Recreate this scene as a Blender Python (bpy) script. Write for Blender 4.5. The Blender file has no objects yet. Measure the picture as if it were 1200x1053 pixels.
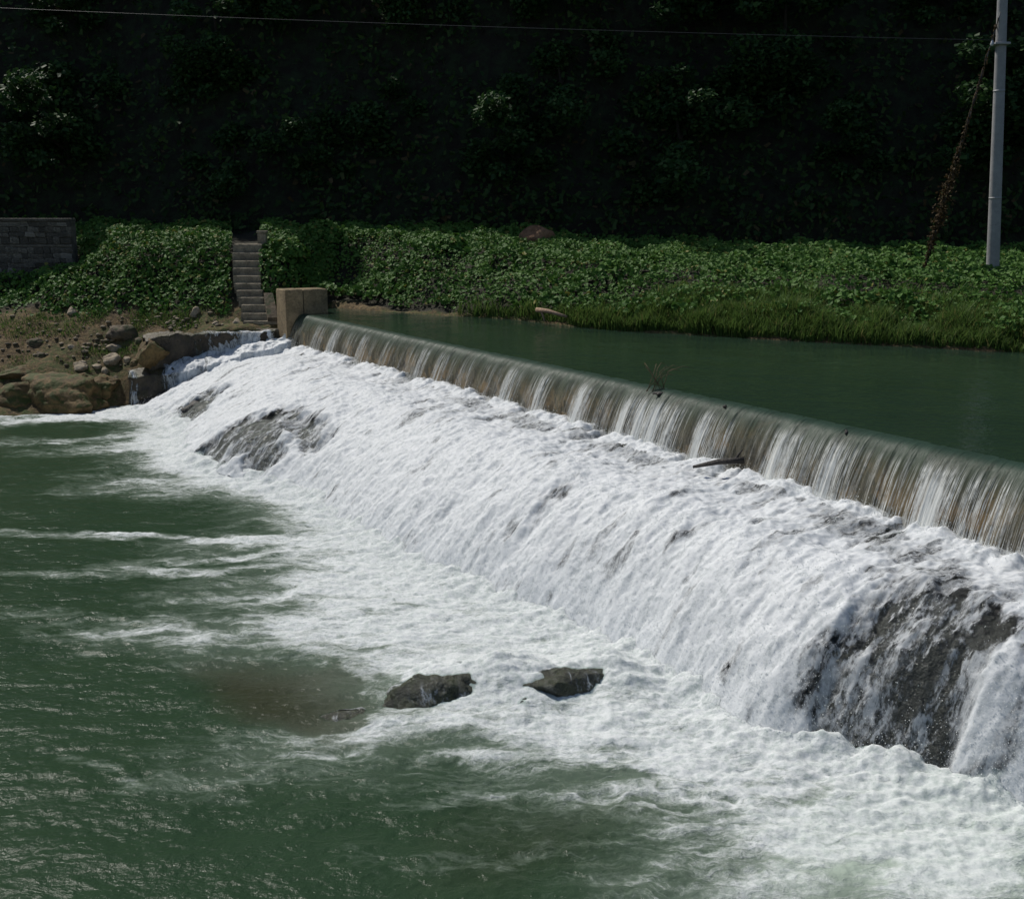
import bpy, math, random
import numpy as np
from mathutils import Vector

rng = np.random.default_rng(7)
random.seed(7)
SC = bpy.context.scene
COL = SC.collection

# ------------------------------------------------------------------ camera, world, sun, exposure
FPX, CZ = 1300.0, 6.2                       # focal length in photo pixels, eye height over the lower pool (m)
PITCH = math.atan2(271.5, FPX)
cam_d = bpy.data.cameras.new('camera')
cam_d.sensor_width = 36.0
cam_d.lens = 36.0 * FPX / 1200.0
cam_d.clip_start, cam_d.clip_end = 0.1, 2000.0
cam = bpy.data.objects.new('camera', cam_d)
COL.objects.link(cam)
cam.location = (0, 0, CZ)
cam.rotation_euler = (math.pi / 2 - PITCH, 0, 0)
SC.camera = cam

SUN_EL = math.radians(52)
SUN_AZ = math.radians(-46)                  # from +Y (behind the hill) towards -X (left)
world = bpy.data.worlds.new('World')
SC.world = world
world.use_nodes = True
wt = world.node_tree
sky = wt.nodes.new('ShaderNodeTexSky')
sky.sky_type = 'NISHITA'
sky.sun_disc = False
sky.sun_elevation = SUN_EL
sky.sun_rotation = SUN_AZ
bg = wt.nodes['Background']
bg.inputs['Strength'].default_value = 0.075
wt.links.new(sky.outputs['Color'], bg.inputs['Color'])

sun_d = bpy.data.lights.new('sun', 'SUN')
sun_d.energy = 4.0
sun_d.angle = math.radians(0.53)
sun_d.color = (1.0, 0.95, 0.87)
sun = bpy.data.objects.new('sun', sun_d)
COL.objects.link(sun)
sd = Vector((math.sin(SUN_AZ) * math.cos(SUN_EL), math.cos(SUN_AZ) * math.cos(SUN_EL), math.sin(SUN_EL)))
sun.rotation_euler = sd.to_track_quat('Z', 'Y').to_euler()
sun.location = sd * 80

SC.view_settings.view_transform = 'Standard'
SC.view_settings.look = 'None'
SC.view_settings.exposure = -0.2
SC.view_settings.gamma = 1.0
SC.view_settings.use_curve_mapping = False
SC.render.engine = 'CYCLES'
SC.cycles.max_bounces = 8
SC.cycles.transparent_max_bounces = 16
SC.cycles.use_denoising = True

# ------------------------------------------------------------------ survey helpers: photo pixel -> point of the place
Fv = np.array([0, math.cos(PITCH), -math.sin(PITCH)])
Uv = np.array([0, math.sin(PITCH), math.cos(PITCH)])
Rv = np.array([1.0, 0, 0])
O = np.array([0, 0, CZ])
def ray(x, y): return Rv * (x - 600) / FPX + Uv * (526.5 - y) / FPX + Fv
def atz(x, y, z):
    d = ray(x, y); return O + d * ((z - CZ) / d[2])
def aty(x, y, Y):
    d = ray(x, y); return O + d * (Y / d[1])
ZU = 3.0                                    # upper river level; the lower pool is 0
A = atz(345, 368, ZU); B = atz(1200, 550, ZU)
ES = (B - A) / np.linalg.norm(B - A)        # along the weir crest, towards the near end
ET = np.array([-abs(ES[1]), -abs(ES[0]), 0]) # downstream
def stz(s, t, z):
    s, t, z = np.broadcast_arrays(np.asarray(s, float), np.asarray(t, float), np.asarray(z, float))
    return A[:2] * 1.0, np.stack([A[0] + ES[0]*s + ET[0]*t, A[1] + ES[1]*s + ET[1]*t, z], -1)
def W(s, t, z): return stz(s, t, z)[1]
def to_st(P):
    d = np.asarray(P)[..., :2] - A[:2]
    return d @ ES[:2], d @ ET[:2]

# ------------------------------------------------------------------ noise
_perm = np.random.default_rng(3).permutation(256)
_perm = np.concatenate([_perm, _perm, _perm])
_g = np.random.default_rng(5).normal(size=(256, 3)); _g /= np.linalg.norm(_g, axis=1)[:, None]
def perlin(x, y, z=0.0):
    x, y, z = np.broadcast_arrays(np.asarray(x, float), np.asarray(y, float), np.asarray(z, float))
    xi, yi, zi = np.floor(x).astype(int), np.floor(y).astype(int), np.floor(z).astype(int)
    xf, yf, zf = x - xi, y - yi, z - zi
    fd = lambda t: t*t*t*(t*(t*6-15)+10)
    u, v, w = fd(xf), fd(yf), fd(zf)
    def gr(i, j, k):
        h = _perm[_perm[_perm[(xi+i) & 255] + ((yi+j) & 255)] + ((zi+k) & 255)]
        g = _g[h]
        return g[..., 0]*(xf-i) + g[..., 1]*(yf-j) + g[..., 2]*(zf-k)
    l = lambda a, b, t: a + t*(b-a)
    x00 = l(gr(0,0,0), gr(1,0,0), u); x10 = l(gr(0,1,0), gr(1,1,0), u)
    x01 = l(gr(0,0,1), gr(1,0,1), u); x11 = l(gr(0,1,1), gr(1,1,1), u)
    return l(l(x00, x10, v), l(x01, x11, v), w) * 1.5
def fbm(x, y, z=0.0, oc=4, gain=0.5):
    r, a, f = 0.0, 1.0, 1.0
    for i in range(oc):
        r = r + a * perlin(np.asarray(x)*f + 17.3*i, np.asarray(y)*f - 9.1*i, np.asarray(z)*f + 3.7*i)
        a *= gain; f *= 2.03
    return r
def sstep(a, b, x):
    t = np.clip((np.asarray(x, float) - a) / (b - a), 0, 1); return t*t*(3-2*t)

# ------------------------------------------------------------------ object helpers
def tag(o, label=None, cat=None, group=None, kind=None):
    if label: o['label'] = label
    if cat: o['category'] = cat
    if group: o['group'] = group
    if kind: o['kind'] = kind
    return o
def empty(name, loc, rz=0.0):
    o = bpy.data.objects.new(name, None); COL.objects.link(o)
    o.location = tuple(float(c) for c in loc); o.rotation_euler = (0, 0, rz); o.empty_display_size = 0.3
    return o
def raw_mesh(name, V, faces, mats=(), smooth=True, attrs=None):
    """V (n,3); faces: (m,k) array or list of arrays with differing k"""
    V = np.asarray(V, np.float32)
    fl = faces if isinstance(faces, list) else [faces]
    fl = [np.asarray(f, np.int32) for f in fl if len(f)]
    idx = np.concatenate([f.ravel() for f in fl])
    cnt = np.concatenate([np.full(len(f), f.shape[1], np.int32) for f in fl])
    st = np.concatenate([[0], np.cumsum(cnt)[:-1]]).astype(np.int32)
    me = bpy.data.meshes.new(name)
    me.vertices.add(len(V)); me.vertices.foreach_set('co', V.ravel())
    me.loops.add(len(idx)); me.loops.foreach_set('vertex_index', idx)
    me.polygons.add(len(cnt)); me.polygons.foreach_set('loop_start', st); me.polygons.foreach_set('loop_total', cnt)
    me.polygons.foreach_set('use_smooth', np.full(len(cnt), smooth))
    me.update(calc_edges=True)
    for k, a in (attrs or {}).items():
        a = np.asarray(a, np.float32)
        if a.ndim == 1:
            at = me.attributes.new(k, 'FLOAT', 'POINT'); at.data.foreach_set('value', a)
        else:
            at = me.attributes.new(k, 'FLOAT_VECTOR', 'POINT'); at.data.foreach_set('vector', a.ravel())
    for m in mats: me.materials.append(m)
    return me
def obj(name, me, parent=None):
    o = bpy.data.objects.new(name, me); COL.objects.link(o)
    if parent: o.parent = parent
    return o
def grid_faces(nu, nv):
    i = np.arange(nu-1)[:, None] * nv + np.arange(nv-1)[None, :]
    i = i.ravel()
    return np.stack([i, i+nv, i+nv+1, i+1], 1)
def grid_obj(name, P, mat, parent=None, attrs=None, smooth=True, flip=False):
    nu, nv = P.shape[:2]
    f = grid_faces(nu, nv)
    if flip: f = f[:, ::-1]
    at = {k: (a.reshape(-1, 3) if a.ndim == 3 else a.ravel()) for k, a in (attrs or {}).items()}
    return obj(name, raw_mesh(name, P.reshape(-1, 3), f, [mat], smooth, at), parent)

class MB:
    """collects simple solids in one mesh"""
    def __init__(s): s.v, s.f = [], []
    def add(s, V, F):
        n = sum(len(a) for a in s.v)
        s.v.append(np.asarray(V, float)); s.f += [[i+n for i in f] for f in F]
        return s
    def box(s, c, d, rz=0.0, bev=0.0):
        c = np.asarray(c, float); hx, hy, hz = np.asarray(d, float)/2
        if bev <= 0:
            V = np.array([[x, y, z] for x in (-hx, hx) for y in (-hy, hy) for z in (-hz, hz)])
            F = [(0,1,3,2), (4,6,7,5), (0,4,5,1), (2,3,7,6), (0,2,6,4), (1,5,7,3)]
        else:
            b = bev; V = []
            for zz, k in ((-hz, b), (-hz+b, 0), (hz-b, 0), (hz, b)):
                V += [(-hx+k, -hy+k, zz), (hx-k, -hy+k, zz), (hx-k, hy-k, zz), (-hx+k, hy-k, zz)]
            V = np.array(V); F = [(3,2,1,0), (12,13,14,15)]
            for l in range(3):
                for q in range(4): F.append((l*4+q, l*4+(q+1) % 4, l*4+4+(q+1) % 4, l*4+4+q))
        cs, sn = math.cos(rz), math.sin(rz)
        V = V @ np.array([[cs, sn, 0], [-sn, cs, 0], [0, 0, 1]])
        return s.add(V + c, F)
    def tube(s, pts, r, n=8, cap=True):
        pts = np.asarray(pts, float); k = len(pts); r = np.broadcast_to(np.asarray(r, float), (k,))
        T = np.gradient(pts, axis=0); T /= np.linalg.norm(T, axis=1)[:, None] + 1e-9
        V = []
        ref = np.array([0, 0, 1.0]) if abs(T[0][2]) < .9 else np.array([1.0, 0, 0])
        for i in range(k):
            a = np.cross(T[i], ref); a /= np.linalg.norm(a) + 1e-9; b = np.cross(T[i], a)
            for q in range(n):
                th = 2*math.pi*q/n; V.append(pts[i] + r[i]*(a*math.cos(th) + b*math.sin(th)))
        F = [(i*n+q, i*n+(q+1) % n, (i+1)*n+(q+1) % n, (i+1)*n+q) for i in range(k-1) for q in range(n)]
        if cap: F += [tuple(range(n))[::-1], tuple((k-1)*n+q for q in range(n))]
        return s.add(V, F)
    def build(s, name, mat, parent=None, smooth=False):
        V = np.concatenate(s.v)
        if parent is not None and parent.parent is None and parent.type == 'EMPTY':
            V = V - np.array(parent.location)
        me = bpy.data.meshes.new(name); me.from_pydata(V.tolist(), [], s.f)
        me.polygons.foreach_set('use_smooth', np.full(len(me.polygons), smooth)); me.update()
        me.materials.append(mat)
        return obj(name, me, parent)

# ------------------------------------------------------------------ material helpers
class NT:
    def __init__(s, name):
        s.m = bpy.data.materials.new(name); s.m.use_nodes = True
        s.t = s.m.node_tree; s.N = s.t.nodes; s.L = s.t.links
        s.p = s.N['Principled BSDF']; s.out = s.N['Material Output']
    def put(s, sock, v):
        if hasattr(v, 'is_output') or isinstance(v, bpy.types.NodeSocket): s.L.new(v, sock)
        elif v is not None: sock.default_value = v
    def new(s, t, **k):
        n = s.N.new(t)
        for a, b in k.items(): setattr(n, a, b)
        return n
    def attr(s, n): a = s.new('ShaderNodeAttribute'); a.attribute_name = n; return a
    def coord(s): return s.new('ShaderNodeTexCoord').outputs['Object']
    def geo(s): return s.new('ShaderNodeNewGeometry')
    def scale(s, v, sc):
        n = s.new('ShaderNodeVectorMath', operation='MULTIPLY'); s.put(n.inputs[0], v); n.inputs[1].default_value = sc; return n.outputs[0]
    def vadd(s, a, b):
        n = s.new('ShaderNodeVectorMath', operation='ADD'); s.put(n.inputs[0], a); s.put(n.inputs[1], b); return n.outputs[0]
    def noise(s, v, scale=5, detail=4, rough=.55, dist=0.0, col=False):
        n = s.new('ShaderNodeTexNoise'); s.put(n.inputs['Vector'], v)
        n.inputs['Scale'].default_value = scale; n.inputs['Detail'].default_value = detail
        n.inputs['Roughness'].default_value = rough; n.inputs['Distortion'].default_value = dist
        return n.outputs['Color' if col else 'Fac']
    def voro(s, v, scale=5, feature='F1'):
        n = s.new('ShaderNodeTexVoronoi', feature=feature); s.put(n.inputs['Vector'], v); n.inputs['Scale'].default_value = scale
        return n.outputs['Distance']
    def math(s, op, a, b=None, c=None, clamp=False):
        n = s.new('ShaderNodeMath', operation=op); n.use_clamp = clamp
        s.put(n.inputs[0], a)
        if b is not None: s.put(n.inputs[1], b)
        if c is not None: s.put(n.inputs[2], c)
        return n.outputs[0]
    def ramp(s, f, a, b, lo=0.0, hi=1.0):
        n = s.new('ShaderNodeMapRange', interpolation_type='SMOOTHSTEP')
        s.put(n.inputs['Value'], f); s.put(n.inputs['From Min'], a); s.put(n.inputs['From Max'], b)
        s.put(n.inputs['To Min'], lo); s.put(n.inputs['To Max'], hi); return n.outputs[0]
    def mix(s, f, a, b):
        n = s.new('ShaderNodeMix', data_type='RGBA'); s.put(n.inputs[0], f)
        for q, v in ((6, a), (7, b)):
            if isinstance(v, tuple): v = v if len(v) == 4 else (*v, 1)
            s.put(n.inputs[q], v)
        return n.outputs[2]
    def bump(s, h, strength=.5, dist=.05, nrm=None):
        n = s.new('ShaderNodeBump'); s.put(n.inputs['Height'], h)
        n.inputs['Strength'].default_value = strength; n.inputs['Distance'].default_value = dist
        if nrm is not None: s.L.new(nrm, n.inputs['Normal'])
        return n.outputs[0]
    def set(s, col=None, rough=None, nrm=None, spec=None, alpha=None):
        if isinstance(col, tuple): col = (*col, 1) if len(col) == 3 else col
        s.put(s.p.inputs['Base Color'], col); s.put(s.p.inputs['Roughness'], rough)
        if nrm is not None: s.L.new(nrm, s.p.inputs['Normal'])
        if spec is not None: s.p.inputs['Specular IOR Level'].default_value = spec
        if alpha is not None: s.put(s.p.inputs['Alpha'], alpha)
        return s.m

def rock_mat(name, dark, light, moss=None, moss_amt=0.5, scale=1.0, rough=.85, bump=.6, vary=False):
    n = NT(name); c = n.coord()
    a = n.noise(c, 1.3*scale, 6, .62); b = n.noise(c, 9*scale, 6, .65); v = n.voro(c, 6*scale)
    f = n.ramp(n.math('ADD', n.math('MULTIPLY', a, .6), n.math('MULTIPLY', b, .4)), .36, .64)
    col = n.mix(f, dark, light)
    col = n.mix(n.ramp(n.noise(c, 30*scale, 3, .7), .55, .75, 0, .5), col, tuple(x*.45 for x in dark))
    if moss:
        nz = n.new('ShaderNodeSeparateXYZ'); n.L.new(n.geo().outputs['Normal'], nz.inputs[0])
        mk = n.math('MULTIPLY', n.ramp(n.noise(c, 2.2*scale, 5, .6), .60-.25*moss_amt, .72-.25*moss_amt), n.ramp(nz.outputs[2], -.1, .6))
        col = n.mix(mk, col, moss)
    if vary:
        rn = n.new('ShaderNodeObjectInfo').outputs['Random']
        col = n.mix(n.ramp(rn, .0, 1.0, .75, 0), col, tuple(x*.6 for x in dark)); col = n.mix(n.ramp(rn, .80, 1.0, 0, .7), col, (.34, .31, .27))
    h = n.math('ADD', n.math('ADD', b, n.math('MULTIPLY', a, .8)), n.math('MULTIPLY', v, .3))
    return n.set(col, rough, n.bump(h, bump, .06))

def leaf_mat(name, c1, c2, c3=None, rough=.6, trans=.2):
    n = NT(name)
    r = n.attr('tint').outputs['Fac']
    col = n.mix(r, c1, c2)
    if c3: col = n.mix(n.ramp(r, .93, .96), col, c3)
    n.set(col, rough)
    n.p.inputs['Specular IOR Level'].default_value = .18
    tr = n.new('ShaderNodeBsdfTranslucent'); n.put(tr.inputs['Color'], col)
    mx = n.new('ShaderNodeMixShader'); mx.inputs[0].default_value = trans
    n.L.new(n.p.outputs[0], mx.inputs[1]); n.L.new(tr.outputs[0], mx.inputs[2]); n.L.new(mx.outputs[0], n.out.inputs['Surface'])
    return n.m

M = {}
M['wet_rock'] = rock_mat('wet_rock', (.007, .0065, .006), (.030, .027, .024), scale=1.4, rough=.5, bump=.9)
M['brown_rock'] = rock_mat('brown_rock', (.06, .045, .028), (.17, .13, .08), (.035, .045, .012), .5, 1.2)
M['pale_rock'] = rock_mat('pale_rock', (.19, .15, .10), (.42, .35, .25), None, 0, 2.2)
M['mossy_ledge'] = rock_mat('mossy_ledge', (.068, .044, .015), (.21, .138, .055), (.05, .062, .010), .65, 1.3)
M['wet_boulder'] = rock_mat('wet_boulder', (.026, .022, .014), (.095, .082, .052), (.045, .046, .016), .6, 2.0, .5, 1.0)
M['concrete_block'] = rock_mat('concrete_block', (.17, .125, .07), (.36, .27, .155), (.08, .07, .035), .45, 1.6, .9, .6)
M['stair_stone'] = rock_mat('stair_stone', (.15, .125, .09), (.34, .29, .21), (.05, .05, .025), .45, 2.2, .9, .6)
M['ledge_concrete'] = rock_mat('ledge_concrete', (.03, .024, .018), (.095, .072, .045), (.055, .045, .015), .7, 1.5, .5, .9)
M['wall_stone'] = rock_mat('wall_stone', (.10, .09, .075), (.34, .31, .26), (.05, .055, .03), .3, 2.5, .95, .9, True)
M['mortar'] = rock_mat('mortar', (.07, .062, .05), (.20, .18, .15), None, 0, 3)
M['pole_concrete'] = rock_mat('pole_concrete', (.27, .27, .275), (.36, .36, .36), None, 0, .8, .85, .12)
M['driftwood'] = rock_mat('driftwood', (.26, .16, .10), (.46, .32, .22), None, 0, 6, .8)
M['wet_wood'] = rock_mat('wet_wood', (.012, .010, .009), (.04, .033, .028), None, 0, 6, .45)
M['bark'] = rock_mat('bark', (.015, .012, .008), (.04, .03, .02), None, 0, 4)
M['dry_stem'] = rock_mat('dry_stem', (.11, .075, .035), (.2, .145, .08), None, 0, 8)
M['dry_vine'] = rock_mat('dry_vine', (.05, .034, .02), (.10, .07, .042), None, 0, 8)
n = NT('metal'); M['metal'] = n.set((.35, .35, .36), .5)
n = NT('porcelain'); M['porcelain'] = n.set((.6, .62, .65), .25)
n = NT('cable'); M['cable'] = n.set((.30, .31, .33), .5)
M['leaf_vine'] = leaf_mat('leaf_vine', (.042, .115, .020), (.11, .215, .04), (.19, .19, .045))
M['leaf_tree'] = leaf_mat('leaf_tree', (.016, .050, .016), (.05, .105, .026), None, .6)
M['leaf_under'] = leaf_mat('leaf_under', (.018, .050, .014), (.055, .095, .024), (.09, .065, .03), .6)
M['grass_blade'] = leaf_mat('grass_blade', (.06, .12, .025), (.13, .20, .05), (.2, .19, .07), .6, .4)
M['leaf_dry'] = leaf_mat('leaf_dry', (.05, .034, .015), (.09, .06, .026), (.05, .09, .03), .7)

def soil_material():
    n = NT('bank_soil'); c = n.coord()
    a = n.noise(c, .8, 6, .6); b = n.noise(c, 7, 6, .7); g = n.noise(c, .55, 4, .55)
    col = n.mix(n.ramp(b, .35, .65), (.058, .038, .015), (.185, .125, .055))
    col = n.mix(n.ramp(n.voro(c, 9), .0, .35, .5, 0), col, (.17, .145, .09))
    col = n.mix(n.math('MULTIPLY', n.ramp(g, .42, .54), n.ramp(n.noise(c, 5, 6, .75), .40, .62)), col, n.mix(b, (.030, .052, .008), (.07, .09, .018)))
    col = n.mix(n.attr('humus').outputs['Fac'], col, n.mix(b, (.012, .012, .006), (.032, .030, .014)))
    return n.set(col, .95, n.bump(n.math('ADD', b, n.math('MULTIPLY', a, 1.5)), .9, .09))
M['soil'] = soil_material()
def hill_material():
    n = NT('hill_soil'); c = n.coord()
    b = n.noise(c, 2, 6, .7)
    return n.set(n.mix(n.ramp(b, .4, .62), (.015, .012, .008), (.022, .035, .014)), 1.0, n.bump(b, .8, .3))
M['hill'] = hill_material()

def water_body(name, deep, rip, rough=.06, aniso=(1, 1, 1)):
    n = NT(name); c = n.scale(n.coord(), aniso)
    h = n.math('ADD', n.noise(c, rip, 4, .6, .6), n.math('MULTIPLY', n.noise(c, rip*.25, 3, .5), 1.6))
    return n, c, h
n, c, h = water_body('upper_river', None, 5.0, .05)
n.p.inputs['IOR'].default_value = 1.33
M['upper_river'] = n.set(n.mix(n.noise(c, .25, 4), (.016, .034, .022), (.026, .050, .032)), .05, n.bump(h, .45, .03))

# white water flowing on the rock: foam with torn gaps through which the wet rock shows
def cascade_material(name, su, sv, grain=1.0):
    n = NT(name)
    fl = n.attr('flow').outputs['Vector']; cov = n.attr('cover').outputs['Fac']
    pos = n.coord()
    f = n.scale(fl, (su, sv, 1))
    w = n.noise(n.scale(fl, (1.2, .8, 1)), 1.5, 3, .5, 0, True)
    fw = n.vadd(f, n.scale(w, (.9, .9, 0)))
    big = n.noise(fw, 1.0, 6, .62, .4)
    web = n.noise(n.scale(fw, (2.8, 1.2, 1)), 1.0, 5, .62, .7)
    fine = n.noise(pos, 38*grain, 3, .7)
    fine2 = n.noise(pos, 11*grain, 4, .65)
    x = n.math('ADD', n.math('MULTIPLY', big, .55), n.math('MULTIPLY', web, .45))
    x = n.math('ADD', x, n.math('MULTIPLY', n.math('SUBTRACT', fine, .5), .10))
    x = n.math('ADD', x, n.math('MULTIPLY', n.math('SUBTRACT', fine2, .5), .22))
    thr = n.ramp(cov, 0, 1, .74, .12)
    fac = n.ramp(n.math('SUBTRACT', x, thr), -.10, .17)
    la = n.noise(n.scale(fw, (3.4, 1.5, 1)), 1.0, 5, .68, .25)
    lb = n.noise(n.scale(fl, (21, 11, 1)), 1.0, 4, .7)
    lace = n.math('ADD', n.math('MULTIPLY', la, .62), n.math('MULTIPLY', lb, .38))
    lace = n.ramp(lace, n.ramp(cov, .05, .5, .515, .40), n.ramp(cov, .05, .5, .625, .58), 0, .88)
    fac = n.math('MAXIMUM', fac, n.math('MULTIPLY', lace, n.ramp(cov, .0, .20, .10, 1.0)))
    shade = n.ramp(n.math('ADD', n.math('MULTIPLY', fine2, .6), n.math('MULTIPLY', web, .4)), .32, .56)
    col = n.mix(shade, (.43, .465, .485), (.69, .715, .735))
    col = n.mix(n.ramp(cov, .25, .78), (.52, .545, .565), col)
    n.set(col, .6, n.bump(n.math('ADD', n.math('ADD', n.math('MULTIPLY', web, .5), fine2), n.math('MULTIPLY', fine, .5)), .25, .035), .25)
    n.p.inputs['Subsurface Weight'].default_value = .5
    n.p.inputs['Subsurface Radius'].default_value = (1, 1, 1)
    n.p.inputs['Subsurface Scale'].default_value = .06
    gl = n.new('ShaderNodeBsdfGlossy'); gl.inputs['Roughness'].default_value = .12
    gl.inputs['Color'].default_value = (.8, .85, .85, 1)
    n.L.new(n.bump(n.math('ADD', web, fine2), 1.0, .05), gl.inputs['Normal'])
    tp = n.new('ShaderNodeBsdfTransparent'); tp.inputs['Color'].default_value = (.86, .9, .88, 1)
    m1 = n.new('ShaderNodeMixShader'); m1.inputs[0].default_value = .02
    n.L.new(tp.outputs[0], m1.inputs[1]); n.L.new(gl.outputs[0], m1.inputs[2])
    m2 = n.new('ShaderNodeMixShader'); n.L.new(fac, m2.inputs[0])
    n.L.new(m1.outputs[0], m2.inputs[1]); n.L.new(n.p.outputs[0], m2.inputs[2])
    n.L.new(m2.outputs[0], n.out.inputs['Surface'])
    return n.m
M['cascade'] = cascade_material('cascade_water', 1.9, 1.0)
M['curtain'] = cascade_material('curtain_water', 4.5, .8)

# thin clear sheet falling over the weir, streaked with white strands
def sheet_material():
    n = NT('weir_sheet')
    fl = n.attr('flow').outputs['Vector']; cov = n.attr('cover').outputs['Fac']
    st1 = n.noise(n.scale(fl, (9, .55, 1)), 1.0, 4, .6, .2)
    st2 = n.noise(n.scale(fl, (26, 1.1, 1)), 1.0, 4, .7, .2)
    drop = n.noise(n.scale(fl, (34, 9, 1)), 1.0, 3, .7)
    x = n.math('ADD', n.math('MULTIPLY', st1, .45), n.math('MULTIPLY', st2, .55))
    x = n.math('ADD', x, n.math('MULTIPLY', n.math('SUBTRACT', drop, .5), .18))
    thr = n.ramp(cov, 0, 1, .80, .34)
    fac = n.ramp(n.math('SUBTRACT', x, thr), -.08, .18, 0, .92)
    hair = n.noise(n.scale(fl, (30, .6, 1)), 1.0, 3, .6, .25)
    hair = n.math('SUBTRACT', 1.0, n.math('MULTIPLY', n.math('ABSOLUTE', n.math('SUBTRACT', hair, .5)), 8.0))
    hair = n.math('MULTIPLY', n.ramp(hair, .2, 1.0), n.ramp(n.math('ADD', st1, cov), .54, 1.02, .03, .95))
    hair = n.math('MULTIPLY', hair, n.ramp(drop, .30, .62, .35, 1.0))
    fac = n.math('MAXIMUM', fac, hair)
    fac = n.math('MULTIPLY', fac, n.ramp(n.attr('lip').outputs['Fac'], .70, 1.0, 1, .0))
    n.set((.74, .76, .74), .35, n.bump(n.math('ADD', st2, n.math('MULTIPLY', st1, .8)), .7, .03), .5)
    body = n.new('ShaderNodeBsdfPrincipled')
    n.L.new(n.mix(n.attr('lip').outputs['Fac'], (.19, .178, .12, 1), (.028, .055, .038, 1)), body.inputs['Base Color'])
    n.L.new(n.ramp(n.attr('lip').outputs['Fac'], 0, 1, .12, .45), body.inputs['Roughness'])
    body.inputs['Specular IOR Level'].default_value = .35
    body.inputs['IOR'].default_value = 1.33
    al = n.ramp(n.noise(n.scale(fl, (2.4, .5, 1)), 1, 4, .6), .35, .65, .05, .34)
    lip = n.attr('lip').outputs['Fac']
    al = n.math('ADD', al, n.math('MULTIPLY', lip, .75), None, True)
    n.L.new(al, body.inputs['Alpha'])
    n.L.new(n.bump(n.math('ADD', st2, n.math('MULTIPLY', st1, 1.2)), .55, .03), body.inputs['Normal'])
    m = n.new('ShaderNodeMixShader'); n.L.new(fac, m.inputs[0])
    n.L.new(body.outputs[0], m.inputs[1]); n.L.new(n.p.outputs[0], m.inputs[2])
    n.L.new(m.outputs[0], n.out.inputs['Surface'])
    return n.m
M['sheet'] = sheet_material()

def weir_wall_material():
    n = NT('weir_wall'); fl = n.coord()
    a = n.noise(fl, 1.1, 5, .6); b = n.noise(n.scale(fl, (1, 1, .35)), 7, 5, .65)
    col = n.mix(n.ramp(b, .38, .62), (.05, .042, .028), (.25, .21, .145))
    col = n.mix(n.ramp(a, .50, .57, 0, .9), col, (.44, .29, .14))
    col = n.mix(n.ramp(n.noise(fl, 2.6, 4), .58, .68, 0, .7), col, (.055, .035, .022))
    return n.set(col, .5, n.bump(b, .6, .05))
M['weir_wall'] = weir_wall_material()

def pool_material():
    n = NT('lower_pool'); pos = n.coord()
    den = n.attr('foam').outputs['Fac']; milk = n.attr('milk').outputs['Fac']; bed = n.attr('bed').outputs['Fac']
    w1 = n.noise(pos, .9, 4, .55, 0, True)
    p = n.vadd(pos, n.scale(w1, (1.1, 1.1, 0)))
    p = n.scale(p, (.42, 1.35, 1))
    lace = n.noise(p, 2.9, 7, .68, .9)
    rid = n.math('SUBTRACT', 1.0, n.math('MULTIPLY', n.math('ABSOLUTE', n.math('SUBTRACT', n.noise(p, 2.1, 5, .6, .8), .5)), 5.0))
    rid2 = n.math('SUBTRACT', 1.0, n.math('MULTIPLY', n.math('ABSOLUTE', n.math('SUBTRACT', n.noise(p, 5.2, 4, .6, .6), .5)), 5.0))
    fine = n.noise(pos, 26, 3, .7)
    x = n.math('ADD', n.math('MULTIPLY', lace, .62), n.math('ADD', n.math('MULTIPLY', rid, .12), n.math('MULTIPLY', rid2, .09)))
    x = n.math('ADD', x, n.math('MULTIPLY', n.math('SUBTRACT', fine, .5), .16))
    thr = n.ramp(den, 0, 1, .72, .16)
    d = n.math('SUBTRACT', x, thr)
    fac = n.ramp(d, -.06, .24)
    haze = n.math('MULTIPLY', n.ramp(d, -.24, .12, 0, .8), n.ramp(den, .02, .22))
    deep = n.mix(n.noise(pos, .5, 5, .6), (.018, .041, .021), (.032, .061, .032))
    deep = n.mix(n.math('MULTIPLY', bed, .7), deep, (.045, .038, .022))
    deep = n.mix(n.math('MAXIMUM', n.math('MULTIPLY', milk, .85), n.math('MULTIPLY', haze, .45)), deep, (.42, .50, .43))
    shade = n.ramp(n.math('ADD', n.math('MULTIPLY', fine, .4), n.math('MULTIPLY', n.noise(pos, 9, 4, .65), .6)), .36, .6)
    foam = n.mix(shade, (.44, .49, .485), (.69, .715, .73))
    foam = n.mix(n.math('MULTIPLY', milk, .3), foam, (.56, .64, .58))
    rp = n.scale(pos, (.75, 1.25, 1))
    rip = n.math('ADD', n.noise(rp, 6, 3, .5, .8), n.math('MULTIPLY', n.noise(rp, 1.8, 4, .5, .6), 3.0))
    nb = n.bump(rip, .30, .05)
    nb = n.bump(n.math('ADD', fac, n.math('MULTIPLY', n.noise(pos, 14, 4, .65), .7)), .45, .05, nb)
    n.set(n.mix(fac, deep, foam), n.ramp(fac, 0, 1, .17, .6), nb)
    n.p.inputs['Specular IOR Level'].default_value = .13
    n.L.new(n.math('MULTIPLY', fac, .5), n.p.inputs['Subsurface Weight'])
    n.p.inputs['Subsurface Radius'].default_value = (1, 1, 1); n.p.inputs['Subsurface Scale'].default_value = .05
    n.p.inputs['IOR'].default_value = 1.33
    return n.m
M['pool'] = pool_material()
n = NT('spray_drop'); M['drop'] = n.set((.84, .86, .86), .35)
_t = n.new('ShaderNodeBsdfTranslucent'); _t.inputs['Color'].default_value = (.84, .86, .86, 1)
_m = n.new('ShaderNodeMixShader'); _m.inputs[0].default_value = .5
n.L.new(n.p.outputs[0], _m.inputs[1]); n.L.new(_t.outputs[0], _m.inputs[2]); n.L.new(_m.outputs[0], n.out.inputs['Surface'])

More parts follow.
